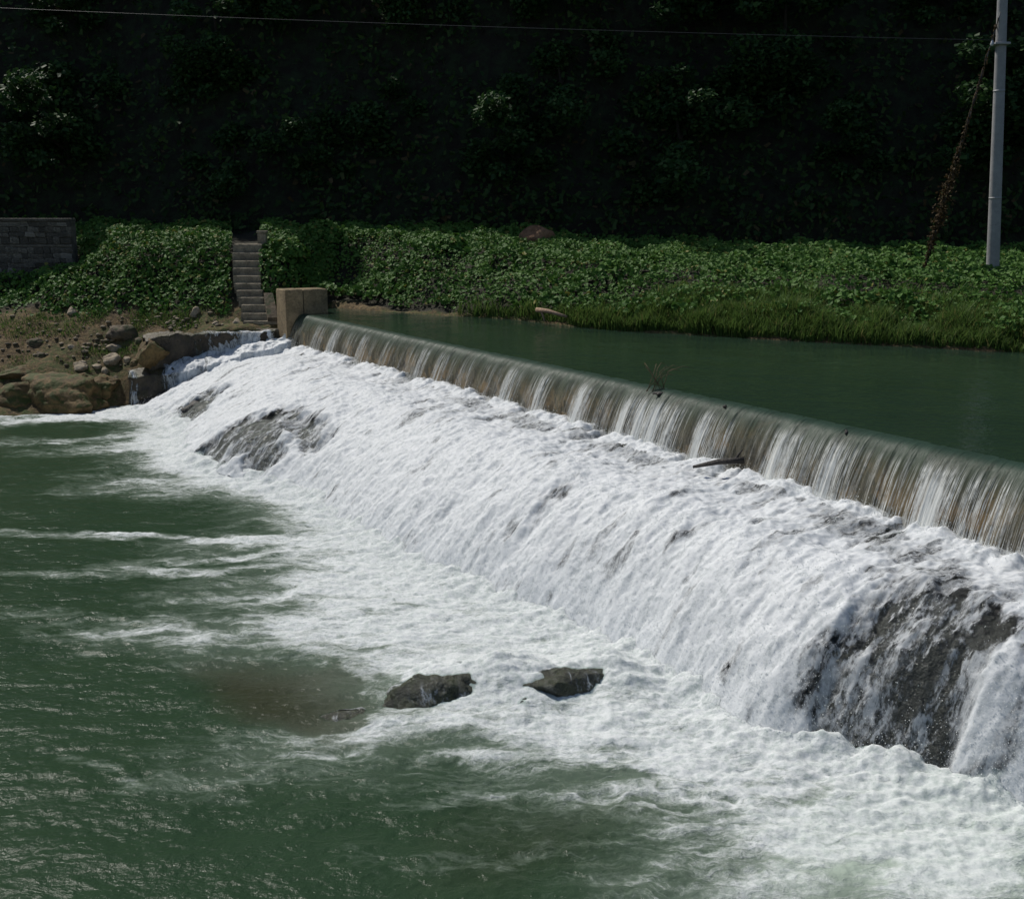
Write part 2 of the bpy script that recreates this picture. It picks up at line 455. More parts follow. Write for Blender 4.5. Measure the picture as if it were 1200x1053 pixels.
# ------------------------------------------------------------------ bank terrain: a loft through surveyed stations
# station: photo column, shoreline (row, level), then (row, distance) up the bank, then distance and level of the hill foot
def station(px, sh, pts, foot):
    s0 = atz(px, sh[0], sh[1])
    row = [s0 + np.array([.1, -1.6, -1.3]), s0]
    row += [aty(px, r, Y) - np.array([0, 0, dz]) for r, Y, dz in pts]
    hx = row[-1][0] * foot[0] / row[-1][1]
    row += [np.array([hx, foot[0], foot[1]]), np.array([hx + 1.0, foot[0] + 6, foot[1] + .6])]
    return row
ST_PX = [-900, -450, -150, 0, 70, 140, 190, 250, 330, 400, 500, 600, 700, 800, 900, 1050, 1200, 1500, 2100]
STN = [
    station(-900, (520, 0), [(450, 35.0, 0), (385, 38.0, 0), (330, 40.0, .15), (290, 42.5, .15)], (50, 5.6)),
    station(-450, (500, 0), [(445, 36.0, 0), (380, 39.0, 0), (330, 41.0, .15), (285, 43.0, .15)], (50, 5.7)),
    station(-150, (490, 0), [(442, 36.6, 0), (375, 39.6, 0), (338, 41.6, .2), (310, 43.4, .2)], (50, 5.7)),
    station(0,    (487, 0), [(440, 36.9, 0), (375, 39.8, 0), (340, 41.8, .25), (322, 43.0, .25)], (50, 5.7)),
    station(70,   (483, 0), [(437, 37.3, 0), (375, 39.9, 0), (338, 41.4, .25), (310, 43.0, .3)], (50, 5.7)),
    station(140,  (476, 0), [(436, 37.8, 0), (373, 39.9, 0), (330, 41.1, .3), (282, 42.6, .35)], (50, 5.7)),
    station(190,  (470, 0), [(405, 38.0, .1), (375, 39.4, 0), (330, 40.7, .3), (282, 42.2, .35)], (50, 5.7)),
    station(250,  (450, 0), [(391, 38.2, .1), (372, 39.0, 0), (330, 40.2, .3), (284, 41.9, .35)], (49.5, 5.7)),
    station(330,  (400, 1.6), [(378, 38.6, .2), (352, 39.6, .2), (318, 40.6, .35), (280, 42.2, .35)], (49, 5.7)),
    station(400,  (361, ZU), [(352, 41.0, .05), (337, 41.7, .1), (305, 42.6, .35), (270, 44.0, .4)], (49, 5.6)),
    station(500,  (368, ZU), [(358, 38.3, .05), (338, 39.1, .15), (308, 40.2, .35), (280, 41.8, .4)], (47.5, 5.5)),
    station(600,  (374, ZU), [(358, 36.2, .1), (340, 37.0, .2), (312, 38.2, .35), (289, 39.9, .4)], (46, 5.3)),
    station(700,  (385, ZU), [(365, 33.4, .1), (348, 34.2, .2), (320, 35.6, .35), (298, 37.4, .4)], (44.5, 5.0)),
    station(800,  (391, ZU), [(370, 32.0, .1), (353, 32.8, .2), (326, 34.2, .35), (303, 36.2, .4)], (43.5, 4.9)),
    station(900,  (397, ZU), [(375, 30.6, .1), (357, 31.4, .2), (331, 32.8, .35), (307, 34.8, .4)], (43, 4.8)),
    station(1050, (405, ZU), [(382, 29.0, .1), (363, 29.8, .2), (335, 31.2, .35), (310, 33.4, .4)], (42.5, 4.8)),
    station(1200, (413, ZU), [(388, 27.6, .1), (368, 28.4, .2), (340, 29.8, .35), (316, 31.8, .4)], (42, 4.7)),
    station(1500, (430, ZU), [(404, 25.0, .1), (382, 25.8, .2), (352, 27.2, .35), (325, 29.5, .4)], (41, 4.7)),
    station(2100, (470, ZU), [(440, 21.0, .1), (415, 21.8, .2), (378, 23.2, .35), (345, 25.5, .4)], (39, 4.7)),
]
CTRL = np.array(STN)                        # (stations, columns, 3)
def cr(P, u):
    """Catmull-Rom along axis 0 at parameters u"""
    n_ = P.shape[0]; i = np.clip(np.floor(u).astype(int), 0, n_-2); t = (u - i)
    t = t.reshape(t.shape + (1,)*(P.ndim-1))
    p0, p1, p2, p3 = (P[np.clip(i+k, 0, n_-1)] for k in (-1, 0, 1, 2))
    return .5*((2*p1) + (-p0+p2)*t + (2*p0-5*p1+4*p2-p3)*t*t + (-p0+3*p1-3*p2+p3)*t**3)
def bank_noise(P):
    x, y = P[..., 0], P[..., 1]
    return fbm(x*.5, y*.5, 0, 4)*.16 + fbm(x*2.2, y*2.2, 4, 3)*.05
def bank(u, v):
    u = np.atleast_1d(np.asarray(u, float)); v = np.atleast_1d(np.asarray(v, float))
    R_ = cr(CTRL, u)                        # (n, cols, 3)
    nc = R_.shape[1]; i = np.clip(np.floor(v).astype(int), 0, nc-2); t = (v-i)[:, None]
    k = np.arange(len(u))
    g = lambda q: R_[k, np.clip(i+q, 0, nc-1)]
    p0, p1, p2, p3 = g(-1), g(0), g(1), g(2)
    P = .5*((2*p1) + (-p0+p2)*t + (2*p0-5*p1+4*p2-p3)*t*t + (-p0+3*p1-3*p2+p3)*t**3)
    P = P*.55 + (p1 + (p2-p1)*t)*.45
    P[:, 2] += bank_noise(P) * np.clip((v-.3), 0, 1)
    return P
def u_of(px): return np.interp(px, ST_PX, np.arange(len(ST_PX)))
uu = np.unique(np.concatenate([np.linspace(0, 3, 60), np.linspace(3, 16, 330), np.linspace(16, 18, 50)]))
vv = np.linspace(0, 7, 90)
U_, V_ = np.meshgrid(uu, vv, indexing='ij')
BP = bank(U_.ravel(), V_.ravel()).reshape(len(uu), len(vv), 3)
_px = np.interp(U_, np.arange(len(ST_PX)), ST_PX)
_v0 = np.where(_px < 345, 3.1, 1.15) + .35*fbm(BP[..., 0]*.8, BP[..., 1]*.8, 3, 3)
tag(grid_obj('river_bank', BP, M['soil'], None, {'humus': sstep(_v0, _v0 + .5, V_)}), 'brown soil river bank with mossy patches under the plants', None, None, 'structure')
_bp = BP.reshape(-1, 3)
_q = (_bp - O); _w = _q @ Fv
_bpx = np.stack([600 + FPX*_q[:, 0]/_w, 526.5 - FPX*(_q @ Uv)/_w], 1)
_vflat = V_.ravel()
def on_bank(px, py, vmin=1.0, vmax=6):
    d = ((_bpx - [px, py])**2).sum(1) + np.where((_vflat < vmin) | (_vflat > vmax), 1e6, 0)
    return _bp[d.argmin()].copy()

# river bed under everything, out to the horizon
bx = np.linspace(-400, 400, 41); by = np.linspace(-200, 400, 31)
X_, Y_ = np.meshgrid(bx, by, indexing='ij')
tag(grid_obj('ground', np.stack([X_, Y_, np.full_like(X_, -2.2)], -1), M['soil']), 'bed of the river and ground beyond', None, None, 'structure')

# hill: steep shaded slope behind the bank
hs = np.linspace(0, 1, 150); hv = np.linspace(0, 1, 60)
HX = np.linspace(-75, 75, 150)
prof_d = np.array([0, 1.4, 4.0, 6.8, 9.0, 18, 45, 80]); prof_z = np.array([-1.0, 2.5, 9.0, 16.5, 20.0, 23, 26, 28])
hq = np.interp(hv, np.linspace(0, 1, 8), np.arange(8))
HD = np.interp(hq, np.arange(8), prof_d); HZ = np.interp(hq, np.arange(8), prof_z)
def hill_foot(x): return 46.8 - .12*x - .0*x
H_P = np.zeros((150, 60, 3))
H_P[..., 0] = HX[:, None]
H_P[..., 1] = hill_foot(HX)[:, None] + HD[None] + fbm(HX[:, None]*.12, HD[None]*.12, 1, 4)*1.0*np.clip(HD/5, .2, 1.6)[None]
H_P[..., 2] = 5.0 + HZ[None] + fbm(HX[:, None]*.1, HD[None]*.1, 8, 4)*1.2*np.clip(HD/5, 0, 1.5)[None]
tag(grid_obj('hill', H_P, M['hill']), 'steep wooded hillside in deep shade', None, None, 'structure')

# ------------------------------------------------------------------ rock shelf under the cascade
foot_px = [(140, 475), (215, 500), (212, 545), (350, 580), (450, 642), (560, 695), (700, 748), (800, 812), (900, 882), (955, 908), (1100, 912), (1200, 935)]
fs, ft = to_st(np.array([atz(x, y, 0) for x, y in foot_px]))
o_ = np.argsort(fs); fs, ft = fs[o_], ft[o_]
fs = np.concatenate([[-6], fs, [fs[-1]+2, fs[-1]+6]]); ft = np.concatenate([[5.4], ft, [2.4, 2.2]])
def toe_z(s): return np.interp(s, [-2, 0, 2, 17, 28, 34], [1.85, 1.75, 1.98, 1.99, 1.84, 1.75])
def edge_t(s): return np.interp(s, [-2, 1, 5, 10, 17, 23, 27, 29.5, 34], [.5, .7, .95, 1.2, 1.45, 1.6, 1.75, 1.0, .8])
def foot_t(s):
    k = np.linspace(-1.2, 1.2, 7)
    return np.mean([np.interp(s + q, fs, ft) for q in k], axis=0)
def shelf_z(s, t):
    te, tf, tz = edge_t(s), foot_t(s), toe_z(s)
    ze = tz - .10
    u = np.clip((t-te)/(tf-te), 0, 1.5)
    pw = np.interp(s, [0, 6, 12, 20, 27, 30], [1.4, 1.6, 1.9, 2.2, 2.4, 1.6])
    zd = ze*(1 - u**pw)
    zs = tz - .10*np.clip((t-.2)/(te-.2), 0, 1)
    return np.where(t < te, zs, zd)
def rock_lump(s, t):
    n1 = fbm(s*.55, t*.55, 2, 4)*.13 + fbm(s*1.9, t*1.5, 6, 4)*.08
    n2 = -np.abs(perlin(s*1.1, t*.5, 11))*.10 - np.abs(fbm(s*3.2, t*2.4, 13, 3))*.10
    return n1 + n2
# the dry places: centre by photo pixel on the slope, length along the weir, length downstream, strength
def on_shelf(px, py):
    best = None
    d = ray(px, py)
    for k in np.arange(9, 42, .05):
        P = O + d*k/d[1]
        s, t = to_st(P)
        if t > .15 and P[2] <= max(shelf_z(s, t), 0): return float(s), float(t)
    return float(s), float(t)
BARE = []
def bare(px, py, rs, rt, a, rot=0.0): BARE.append((*on_shelf(px, py), rs, rt, a, rot))
bare(1085, 735, .85, .85, 1.1); bare(1060, 800, .75, .9, 1.08); bare(1020, 860, .8, .7, 1.0); bare(1095, 850, .45, .9, 1.15)
bare(1040, 720, .6, .5, .6); bare(960, 870, .5, .4, .5)
bare(1130, 760, .22, .9, .8)
bare(300, 526, 1.4, .8, 1.22); bare(250, 537, .9, .8, 1.25); bare(350, 507, 1.5, .5, 1.05)
bare(228, 484, .9, .9, 1.5); bare(640, 600, .25, .7, .45); bare(660, 575, .3, .5, .4); bare(760, 620, .3, .6, .35); bare(905, 700, .35, .6, .3)
bare(800, 640, .2, .7, .3)
# smooth thin water on the flat shelf
for px, py, rs, a in ((560, 480, 1.6, .35), (450, 437, 2.2, .35), (620, 500, 1.0, .4), (720, 530, .9, .4), (860, 555, .8, .55), (900, 578, .8, .45), (1000, 625, .7, .5), (1060, 655, .6, .3)):
    bare(px, py, rs, .42, min(1, a*.95))
def bare_at(s, t):
    r = np.zeros(np.broadcast(s, t).shape)
    for bs, bt, rs, rt, a, rot in BARE:
        d = np.sqrt(((s-bs)/rs)**2 + ((t-bt)/rt)**2)
        d = d + fbm(s*1.8, t*1.4, 21, 4)*.42
        r = np.maximum(r, a*(1 - sstep(.35, 1.5, d)))
    return r
BULGE = [(*on_shelf(1075, 760), .9, 1.0, .20), (*on_shelf(295, 525), 1.6, 1.0, .38), (*on_shelf(228, 482), .8, .8, .25)]
def bulge(s, t):
    r = 0
    for bs, bt, rs, rt, a in BULGE: r = r + a*np.exp(-((s-bs)/rs)**2 - ((t-bt)/rt)**2)
    return r
# spacing that follows the distance from the bridge
def s_samples(s0, s1, k):
    out = [s0]
    while out[-1] < s1:
        D = np.linalg.norm(W(out[-1], 1.5, 1.0) - O)
        out.append(out[-1] + max(D/FPX*k, .012))
    return np.array(out)
ss = s_samples(-2.5, 36, 4.0)
tv = np.linspace(0, 1, 90)
S_ = ss[:, None] + 0*tv[None]; T_ = -.3 + (foot_t(ss)[:, None] + 1.2 + .3)*tv[None]
ZR = np.where(T_ < .1, toe_z(S_), shelf_z(S_, T_)) + rock_lump(S_, T_) - .05 + bulge(S_, T_)
ZR = np.where(T_ > foot_t(S_), np.minimum(ZR, -.1), ZR)
tag(grid_obj('rock_shelf', W(S_, T_, ZR), M['wet_rock'], flip=True), 'dark wet bedrock shelf below the weir', None, None, 'structure')

# cascade water over the shelf
ss = s_samples(-.6, 35, 2.0)
NVc = 210
tv = np.linspace(0, 1, NVc)
S_ = ss[:, None] + 0*tv[None]; T_ = .10 + (foot_t(ss)[:, None] + .25 - .10)*tv[None]
zb = shelf_z(S_, T_) + bulge(S_, T_)
bare_m = bare_at(S_, T_)
P0 = W(S_, T_, zb)
path = np.concatenate([np.zeros((len(ss), 1)), np.cumsum(np.linalg.norm(np.diff(P0, axis=1), axis=2), axis=1)], 1)
ll = rock_lump(S_, T_)
te = edge_t(S_)
slope = sstep(0, .8, T_ - te)
thick = .10 + .06*slope
wv = fbm(S_*.9, path*.5, 3, 3)*.06 + slope*(-np.abs(fbm(S_*1.6 + path*.25, path*.45, 9, 3))*.045 + .022) \
    + fbm(S_*4.5, path*2.4, 12, 4)*.015 + fbm(S_*15, path*12, 15, 3)*.011 + (1-slope)*fbm(S_*3, path*5, 18, 3)*.03
zc = zb + ll*.55 + thick + wv
thin = zb + ll - .05 + .018 + fbm(S_*14, path*5, 31, 3)*.012
b2 = sstep(.15, 1.15, bare_m)*slope; bare_m = np.minimum(bare_m, 1.5)
zc = zc*(1-b2) + thin*b2
toe = np.exp(-((T_-.42)/.22)**2)            # boil where the sheet lands
gap = sstep(.12, .45, fbm(S_*1.05, 0*S_, 45, 3))
toe = toe*(1 - .95*gap)
zc = zc - .06*gap*np.exp(-((T_-.42)/.22)**2)
zc = zc + toe*(.07 + .10*np.clip(fbm(S_*1.7, T_*2, 41, 4) + .15, -.1, 1) + fbm(S_*9, T_*9, 43, 3)*.03)
chute = sstep(28.9, 29.6, S_)*.12
zc = zc + chute*slope
cover = .69 - .50*bare_m + .19*slope - (.20 + .14*slope)*sstep(.05, .6, fbm(S_*2.2, path*.7, 51, 4)) - .12*sstep(0, .6, fbm(S_*6, path*2.5, 53, 3))
cover = np.where(toe > .4, np.maximum(cover, .8), cover)
cover = cover - .55*np.exp(-((T_-.12)/.12)**2) - .12*gap*np.exp(-((T_-.38)/.13)**2)
tag(grid_obj('cascade_water', W(S_, T_, zc), M['cascade'], None, {'flow': np.stack([S_, path, 0*S_], -1), 'cover': np.clip(cover, 0, 1)}, flip=True),
    'white water rushing down over the rock shelf', None, None, 'structure')
CASC = (S_, T_, zc, cover, slope, toe, path)

# ------------------------------------------------------------------ weir wall, sheet of falling water, upper river
wr = empty('weir', W(13, 0, 0))
sw = np.linspace(-1.0, 40, 500)
prof = [(-.9, .5), (-.9, 2.86), (-.55, 2.88), (-.14, 2.82), (-.03, 2.70), (.02, 2.4), (.06, 2.0), (.09, 1.6), (.12, 1.0)]
PW = np.stack([W(sw, t + 0*sw, z + 0*sw) for t, z in prof], 1)
fine_t = np.linspace(0, len(prof)-1, 50)
PW = np.stack([[np.interp(fine_t, np.arange(len(prof)), PW[i, :, k]) for k in range(3)] for i in range(len(sw))], 0).transpose(0, 2, 1)
nz_ = fbm(sw[:, None]*1.5, PW[..., 2]*2.5, 5, 4)*.035
PW[..., 0] += ET[0]*nz_; PW[..., 1] += ET[1]*nz_
PW -= np.array(wr.location)
grid_obj('weir_wall', PW, M['weir_wall'], wr, flip=True)
tag(wr, 'long low concrete weir with brown stained face behind the falling water', 'weir')

ss = s_samples(-.05, 40, 1.1)
q = np.linspace(0, 1, 44)
clusters = [(375, .5), (395, .7), (428, .6), (455, .35), (498, .6), (520, .55), (548, .35), (602, .75), (640, .8), (688, .85), (742, .9), (760, .9), (775, .95), (795, .7), (832, .8), (858, .35),
            (922, .85), (936, .8), (985, .8), (997, .6), (1060, .45), (1102, .9), (1112, .85), (1150, .5), (1180, .5)]
cl_s = [(to_st(atz(px, 368 + (px-345)*.2129, ZU))[0], a) for px, a in clusters]
base_cov = .06 + .34*np.clip(fbm(ss*.9, 0*ss, 61, 4) + .15, 0, 1) + .12*sstep(20, 27, ss)
cc = base_cov.copy()
for s0, a in cl_s: cc = np.maximum(cc, a*np.exp(-((ss-s0)/(.16 + .10*a))**2))
for s0, a in cl_s: cc = np.maximum(cc, a*.62*np.exp(-((ss-s0-.12)/.38)**2))
S_ = ss[:, None] + 0*q[None]
fall = np.clip((q - .30)/.70, 0, 1)[None] + 0*S_
tz = toe_z(S_)
lipz = ZU - .012 - .10*(q/.30)[None]**2.2
f0 = (.20/.72)**2
tq = np.where(q < .30, -.47 + .35*(q/.30), -.32 + .72*np.sqrt(f0 + (1-f0)*np.clip((q-.30)/.70, 0, 1)))[None] + 0*S_
Zq = ZU - .012 - (ZU - .012 - tz + .12)*(np.clip(tq + .32, 0, 9)/.72)**2
Zs = np.where(q[None] < .30, lipz, (ZU-.112) - (ZU-.112 - tz + .12)*(.45*fall + .55*fall**1.7))
Ts = np.where(q[None] < .30, -.42 + .48*(q/.30)[None] + 0*S_, .06 + .34*fall**.6)
Ts, Zs = tq, Zq
strand = np.interp(ss, ss, cc)[:, None]
rip1 = (fbm(S_*4.2, q[None]*.6, 71, 3)*.030 + fbm(S_*13, q[None]*.9, 73, 3)*.014)*np.clip(q[None]*3, 0, 1)
rip1 = rip1 + .06*strand*np.clip(q[None]*2.6-.1, 0, 1)
Ts = Ts + rip1*.8; Zs = Zs + rip1*.35
Zs = Zs + (fbm(S_*2.2, 0*S_, 75, 4)*.014 + np.clip(fbm(S_*9, 0*S_, 76, 2), 0, 1)*.022*np.clip((S_-14)/8, .3, 1))*sstep(0, .25, q[None])
plen = np.cumsum(np.concatenate([np.zeros((len(ss), 1)), np.linalg.norm(np.diff(W(S_, Ts, Zs), axis=1), axis=2)], 1), axis=1)
covs = strand*np.clip(.15 + 1.5*q[None], 0, 1) + .25*sstep(.75, 1.0, q[None])*np.clip(.5 + fbm(S_*1.3, q[None], 77, 2), 0, 1)
lip = (1 - sstep(.25, .75, q[None])) + 0*S_
tag(grid_obj('falling_water', W(S_, Ts, Zs), M['sheet'], None, {'flow': np.stack([S_, plen, 0*S_], -1), 'cover': np.clip(covs, 0, 1), 'lip': lip}, flip=True),
    'thin brownish sheet of water with white strands falling over the weir', None, None, 'structure')

us = np.concatenate([np.linspace(-25, -2, 24), np.linspace(-1, 40, 300), np.linspace(41, 110, 50)])
ut = -np.concatenate([np.linspace(.40, 30, 170), np.linspace(31, 90, 30)])
S_, T_ = np.meshgrid(us, ut, indexing='ij')
Zu = ZU - .012 + fbm(S_*.9, T_*.9, 81, 3)*.012*np.clip(-T_-.4, 0, 1)
tag(grid_obj('upper_river', W(S_, T_, Zu), M['upper_river'], flip=False), 'calm dark green river above the weir', None, None, 'structure')

# ------------------------------------------------------------------ lower pool
def poly_sd(P, poly):
    """signed distance, inside positive"""
    d = np.full(len(P), 1e9); ins = np.zeros(len(P), bool)
    for a, b in zip(poly, np.roll(poly, -1, 0)):
        e = b-a; w = P-a; h = np.clip((w @ e)/(e @ e), 0, 1)
        d = np.minimum(d, np.linalg.norm(w - h[:, None]*e, axis=1))
        c = ((a[1] <= P[:, 1]) != (b[1] <= P[:, 1])) & (P[:, 0] < (b[0]-a[0])*(P[:, 1]-a[1])/(b[1]-a[1] + 1e-12) + a[0])
        ins ^= c
    return np.where(ins, d, -d)
def seg_d(P, a, b):
    e = b-a; w = P-a; h = np.clip((w @ e)/(e @ e), 0, 1)
    return np.linalg.norm(w - h[:, None]*e, axis=1), h
pz = lambda l: np.array([atz(x, y, 0)[:2] for x, y in l])
yy = [6.0]
while yy[-1] < 42: yy.append(yy[-1] + max(.028, (yy[-1]/FPX)*3.0))
yy = np.array(yy)
xx = np.linspace(-1, 1, 560)
X_ = xx[None]*(yy[:, None]*.56 + 1.5); Y_ = yy[:, None] + 0*xx[None]
PP = np.stack([X_.ravel(), Y_.ravel()], 1)
warp = np.stack([fbm(PP[:, 0]*.6, PP[:, 1]*.6, 91, 4), fbm(PP[:, 0]*.6, PP[:, 1]*.6, 95, 4)], 1)*.45
PQ = PP + warp
main = pz([(215, 490), (150, 505), (110, 522), (150, 535), (190, 545), (180, 560), (115, 572), (250, 580), (330, 584), (310, 600), (330, 625), (215, 640), (330, 655), (300, 680), (220, 700), (330, 712),
           (200, 740), (150, 748), (260, 762), (365, 775), (395, 800), (430, 825), (400, 850), (320, 868), (270, 893), (340, 890), (440, 884), (530, 872), (620, 905), (700, 940), (790, 962),
           (805, 1000), (760, 1060), (1300, 1100), (1300, 900), (1100, 860), (900, 840), (700, 700), (450, 600), (350, 540), (250, 520), (240, 495)])
sdm = poly_sd(PQ, main)
foam = .42*sstep(-1.9, .2, sdm) + .44*sstep(-.4, 1.9, sdm)
def streak(a, b, r, amt):
    global foam
    d, h = seg_d(PQ, *pz([a, b]))
    foam = np.maximum(foam, amt*(1 - sstep(r*.2, r, d))*(.55 + .45*h))
streak((-20, 493), (150, 484), 2.3, .95); streak((150, 484), (260, 494), 2.6, .95)
streak((-60, 522), (230, 508), 1.2, .62); streak((20, 530), (230, 524), 1.2, .62); streak((60, 575), (330, 575), .9, .62); streak((90, 560), (300, 548), 1.0, .6)
streak((-20, 626), (340, 632), .55, .70); streak((40, 622), (170, 626), .3, .72); streak((-20, 668), (340, 672), .55, .60); streak((100, 664), (340, 648), .6, .66); streak((-20, 722), (220, 732), .6, .50)
streak((20, 742), (260, 738), .5, .58); streak((190, 915), (420, 880), .35, .60); streak((60, 870), (180, 930), .25, .40); streak((470, 940), (700, 935), .4, .50); streak((480, 850), (800, 850), .6, .66); streak((640, 900), (900, 880), .6, .64)
streak((430, 1000), (760, 1000), .4, .36); streak((0, 560), (150, 545), .4, .3); streak((150, 930), (330, 905), .3, .42)
# clear water inside the foam
def clear(poly, w, amt):
    global foam
    foam = foam*(1 - amt*sstep(-w, w, poly_sd(PQ, pz(poly))))
clear([(255, 772), (380, 778), (430, 820), (420, 850), (330, 860), (240, 850)], .15, .9)
clear([(20, 500), (90, 493), (150, 500), (110, 512), (30, 512)], .3, .7)
clear([(100, 590), (300, 588), (330, 600), (250, 612), (90, 612)], .3, .6)
clear([(640, 905), (720, 900), (760, 915), (690, 930)], .1, .35); clear([(880, 925), (1010, 915), (1000, 935), (890, 945)], .1, .3)
foam = foam*np.clip(1 + fbm(PP[:, 0]*.8, PP[:, 1]*1.6, 99, 4)*.35, 0, 1.3)
fo_s, fo_t = to_st(PP)
near_foot = np.exp(-np.clip(fo_t - foot_t(fo_s), 0, 9)/1.15)*sstep(-2.5, 0, fo_s)
foam = np.clip(np.maximum(foam, np.clip(near_foot*1.25, 0, .95)), 0, 1)
milk = sstep(-.3, 1.2, poly_sd(PQ, pz([(800, 960), (860, 985), (780, 1060), (1300, 1100), (1300, 900), (1100, 905), (950, 930)])))
milk = np.clip(milk*.9 + .34*sstep(-1.2, 1.5, sdm), 0, 1)
bed = sstep(-.5, .4, poly_sd(PQ, pz([(250, 775), (400, 785), (440, 850), (360, 870), (280, 845)])))*.85
bed = np.maximum(bed, sstep(-.6, .6, poly_sd(PQ, pz([(560, 960), (760, 950), (700, 1020), (520, 1030)])))*.3)
MOUND = [((515, 800), .5, .26), ((580, 806), .5, .30), ((700, 792), .5, .26), ((735, 805), .4, .18), ((620, 800), .5, .2), ((640, 815), .4, .12), ((600, 845), .5, .08), ((720, 840), .5, .08), ((450, 845), .4, .05), ((520, 850), .5, .06)]
mound = np.zeros(len(PP))
for (mx, my), rr, hh in MOUND:
    c0 = atz(mx, my, 0)[:2]; mound = mound + hh*np.exp(-((PP - c0)**2).sum(1)/rr**2)
foam = np.clip(np.maximum(foam, sstep(.03, .12, mound)*.85), 0, 1)
amp = .014 + .024*foam + .028*near_foot + .08*mound
zp = fbm(PP[:, 0]*.55, PP[:, 1]*1.0, 101, 3)*.03 + fbm(PP[:, 0]*2.1, PP[:, 1]*3.2, 103, 4)*amp + fbm(PP[:, 0]*8, PP[:, 1]*9, 105, 3)*amp*.45
zp += near_foot*.08 + mound + .24*np.exp(-np.clip(fo_t - foot_t(fo_s) + .1, 0, 9)/.28)*sstep(-2.5, 0, fo_s)*(.7 + .5*fbm(PP[:, 0]*1.5, PP[:, 1]*1.5, 107, 3))
sh_ = lambda a: a.reshape(X_.shape)
tag(grid_obj('lower_pool', np.stack([X_, Y_, sh_(zp)], -1), M['pool'], None, {'foam': sh_(foam), 'milk': sh_(milk), 'bed': sh_(bed)}, flip=True),
    'green river pool streaked with foam below the weir', None, None, 'structure')
# the river goes on outside the picture
MBw = MB()
for x0, x1, y0, y1 in ((-140, 140, -120, 6.0),):
    MBw.add([(x0, y0, 0), (x1, y0, 0), (x1, y1, 0), (x0, y1, 0)], [(0, 1, 2, 3)])
for sg in (-1, 1):
    e0 = sg*(6*.56+1.5); e1 = sg*(yy[-1]*.56+1.5)
    v = [(e0, 6.0, 0), (sg*140, 6.0, 0), (sg*140, yy[-1], 0), (e1, yy[-1], 0)]
    MBw.add(v, [(0, 1, 2, 3) if sg > 0 else (3, 2, 1, 0)])
tag(MBw.build('river_downstream', M['upper_river']), 'river surface continuing downstream', None, None, 'structure')

# ------------------------------------------------------------------ spray: torn drops above the white water
def tetra_cloud(name, C, R_, mat):
    k = len(C); base = np.array([[1, 1, 1], [1, -1, -1], [-1, 1, -1], [-1, -1, 1.]])*.7
    rot = rng.normal(size=(k, 3, 3)); q_, _ = np.linalg.qr(rot)
    V = np.einsum('kij,vj->kvi', q_, base)*R_[:, None, None]
    V = V*np.array([1, 1, 1.3]) + C[:, None]
    f = np.array([[0, 1, 2], [0, 3, 1], [0, 2, 3], [1, 3, 2]])
    F = (np.arange(k)[:, None, None]*4 + f[None]).reshape(-1, 3)
    return obj(name, raw_mesh(name, V.reshape(-1, 3), F, [mat], False))
S_, T_, zc, cover, slope, toe, path = CASC
wgt = np.clip(cover-.2, .04, 1)*(.25 + slope + .9*toe)
tf_ = foot_t(S_)
wgt = wgt*(slope*.4+.3+toe) + .7*np.exp(-((T_-tf_)/.35)**2)
wgt = wgt/np.linalg.norm(W(S_, T_, zc) - O, axis=-1)**.2
cdf = np.cumsum(wgt.ravel()); pick = np.searchsorted(cdf, rng.random(45000)*cdf[-1])
C = W(S_, T_, zc).reshape(-1, 3)[pick]
k = len(C)
C[:, 2] += rng.exponential(.035, k) + .0
foot_w = np.exp(-((T_-tf_).ravel()[pick]/.4)**2)
C[:, 2] += foot_w*rng.exponential(.07, k)
C[:, :2] += rng.normal(0, .03, (k, 2))
tag(tetra_cloud('spray', C, rng.uniform(.003, .008, k), M['drop']), 'white spray thrown up by the cascade', None, None, 'stuff')

# fine spray hanging over the foot of the fall
k = 60000
sm = rng.uniform(4, 28.4, k)*.55 + .45*rng.uniform(12, 28.4, k)
cl_f = np.clip(.45 + .9*fbm(sm*1.1, 0*sm, 111, 3), .05, 1.2)
tm = foot_t(sm) + .05 + rng.normal(0, .30, k)
hm = np.where(tm < foot_t(sm), shelf_z(sm, np.minimum(tm, foot_t(sm))), 0) + rng.exponential(.16, k)*cl_f + .05
tag(tetra_cloud('foot_spray', W(sm, tm, hm), rng.uniform(.0015, .0045, k), M['drop']), 'fine white spray hanging over the foot of the fall', None, None, 'stuff')

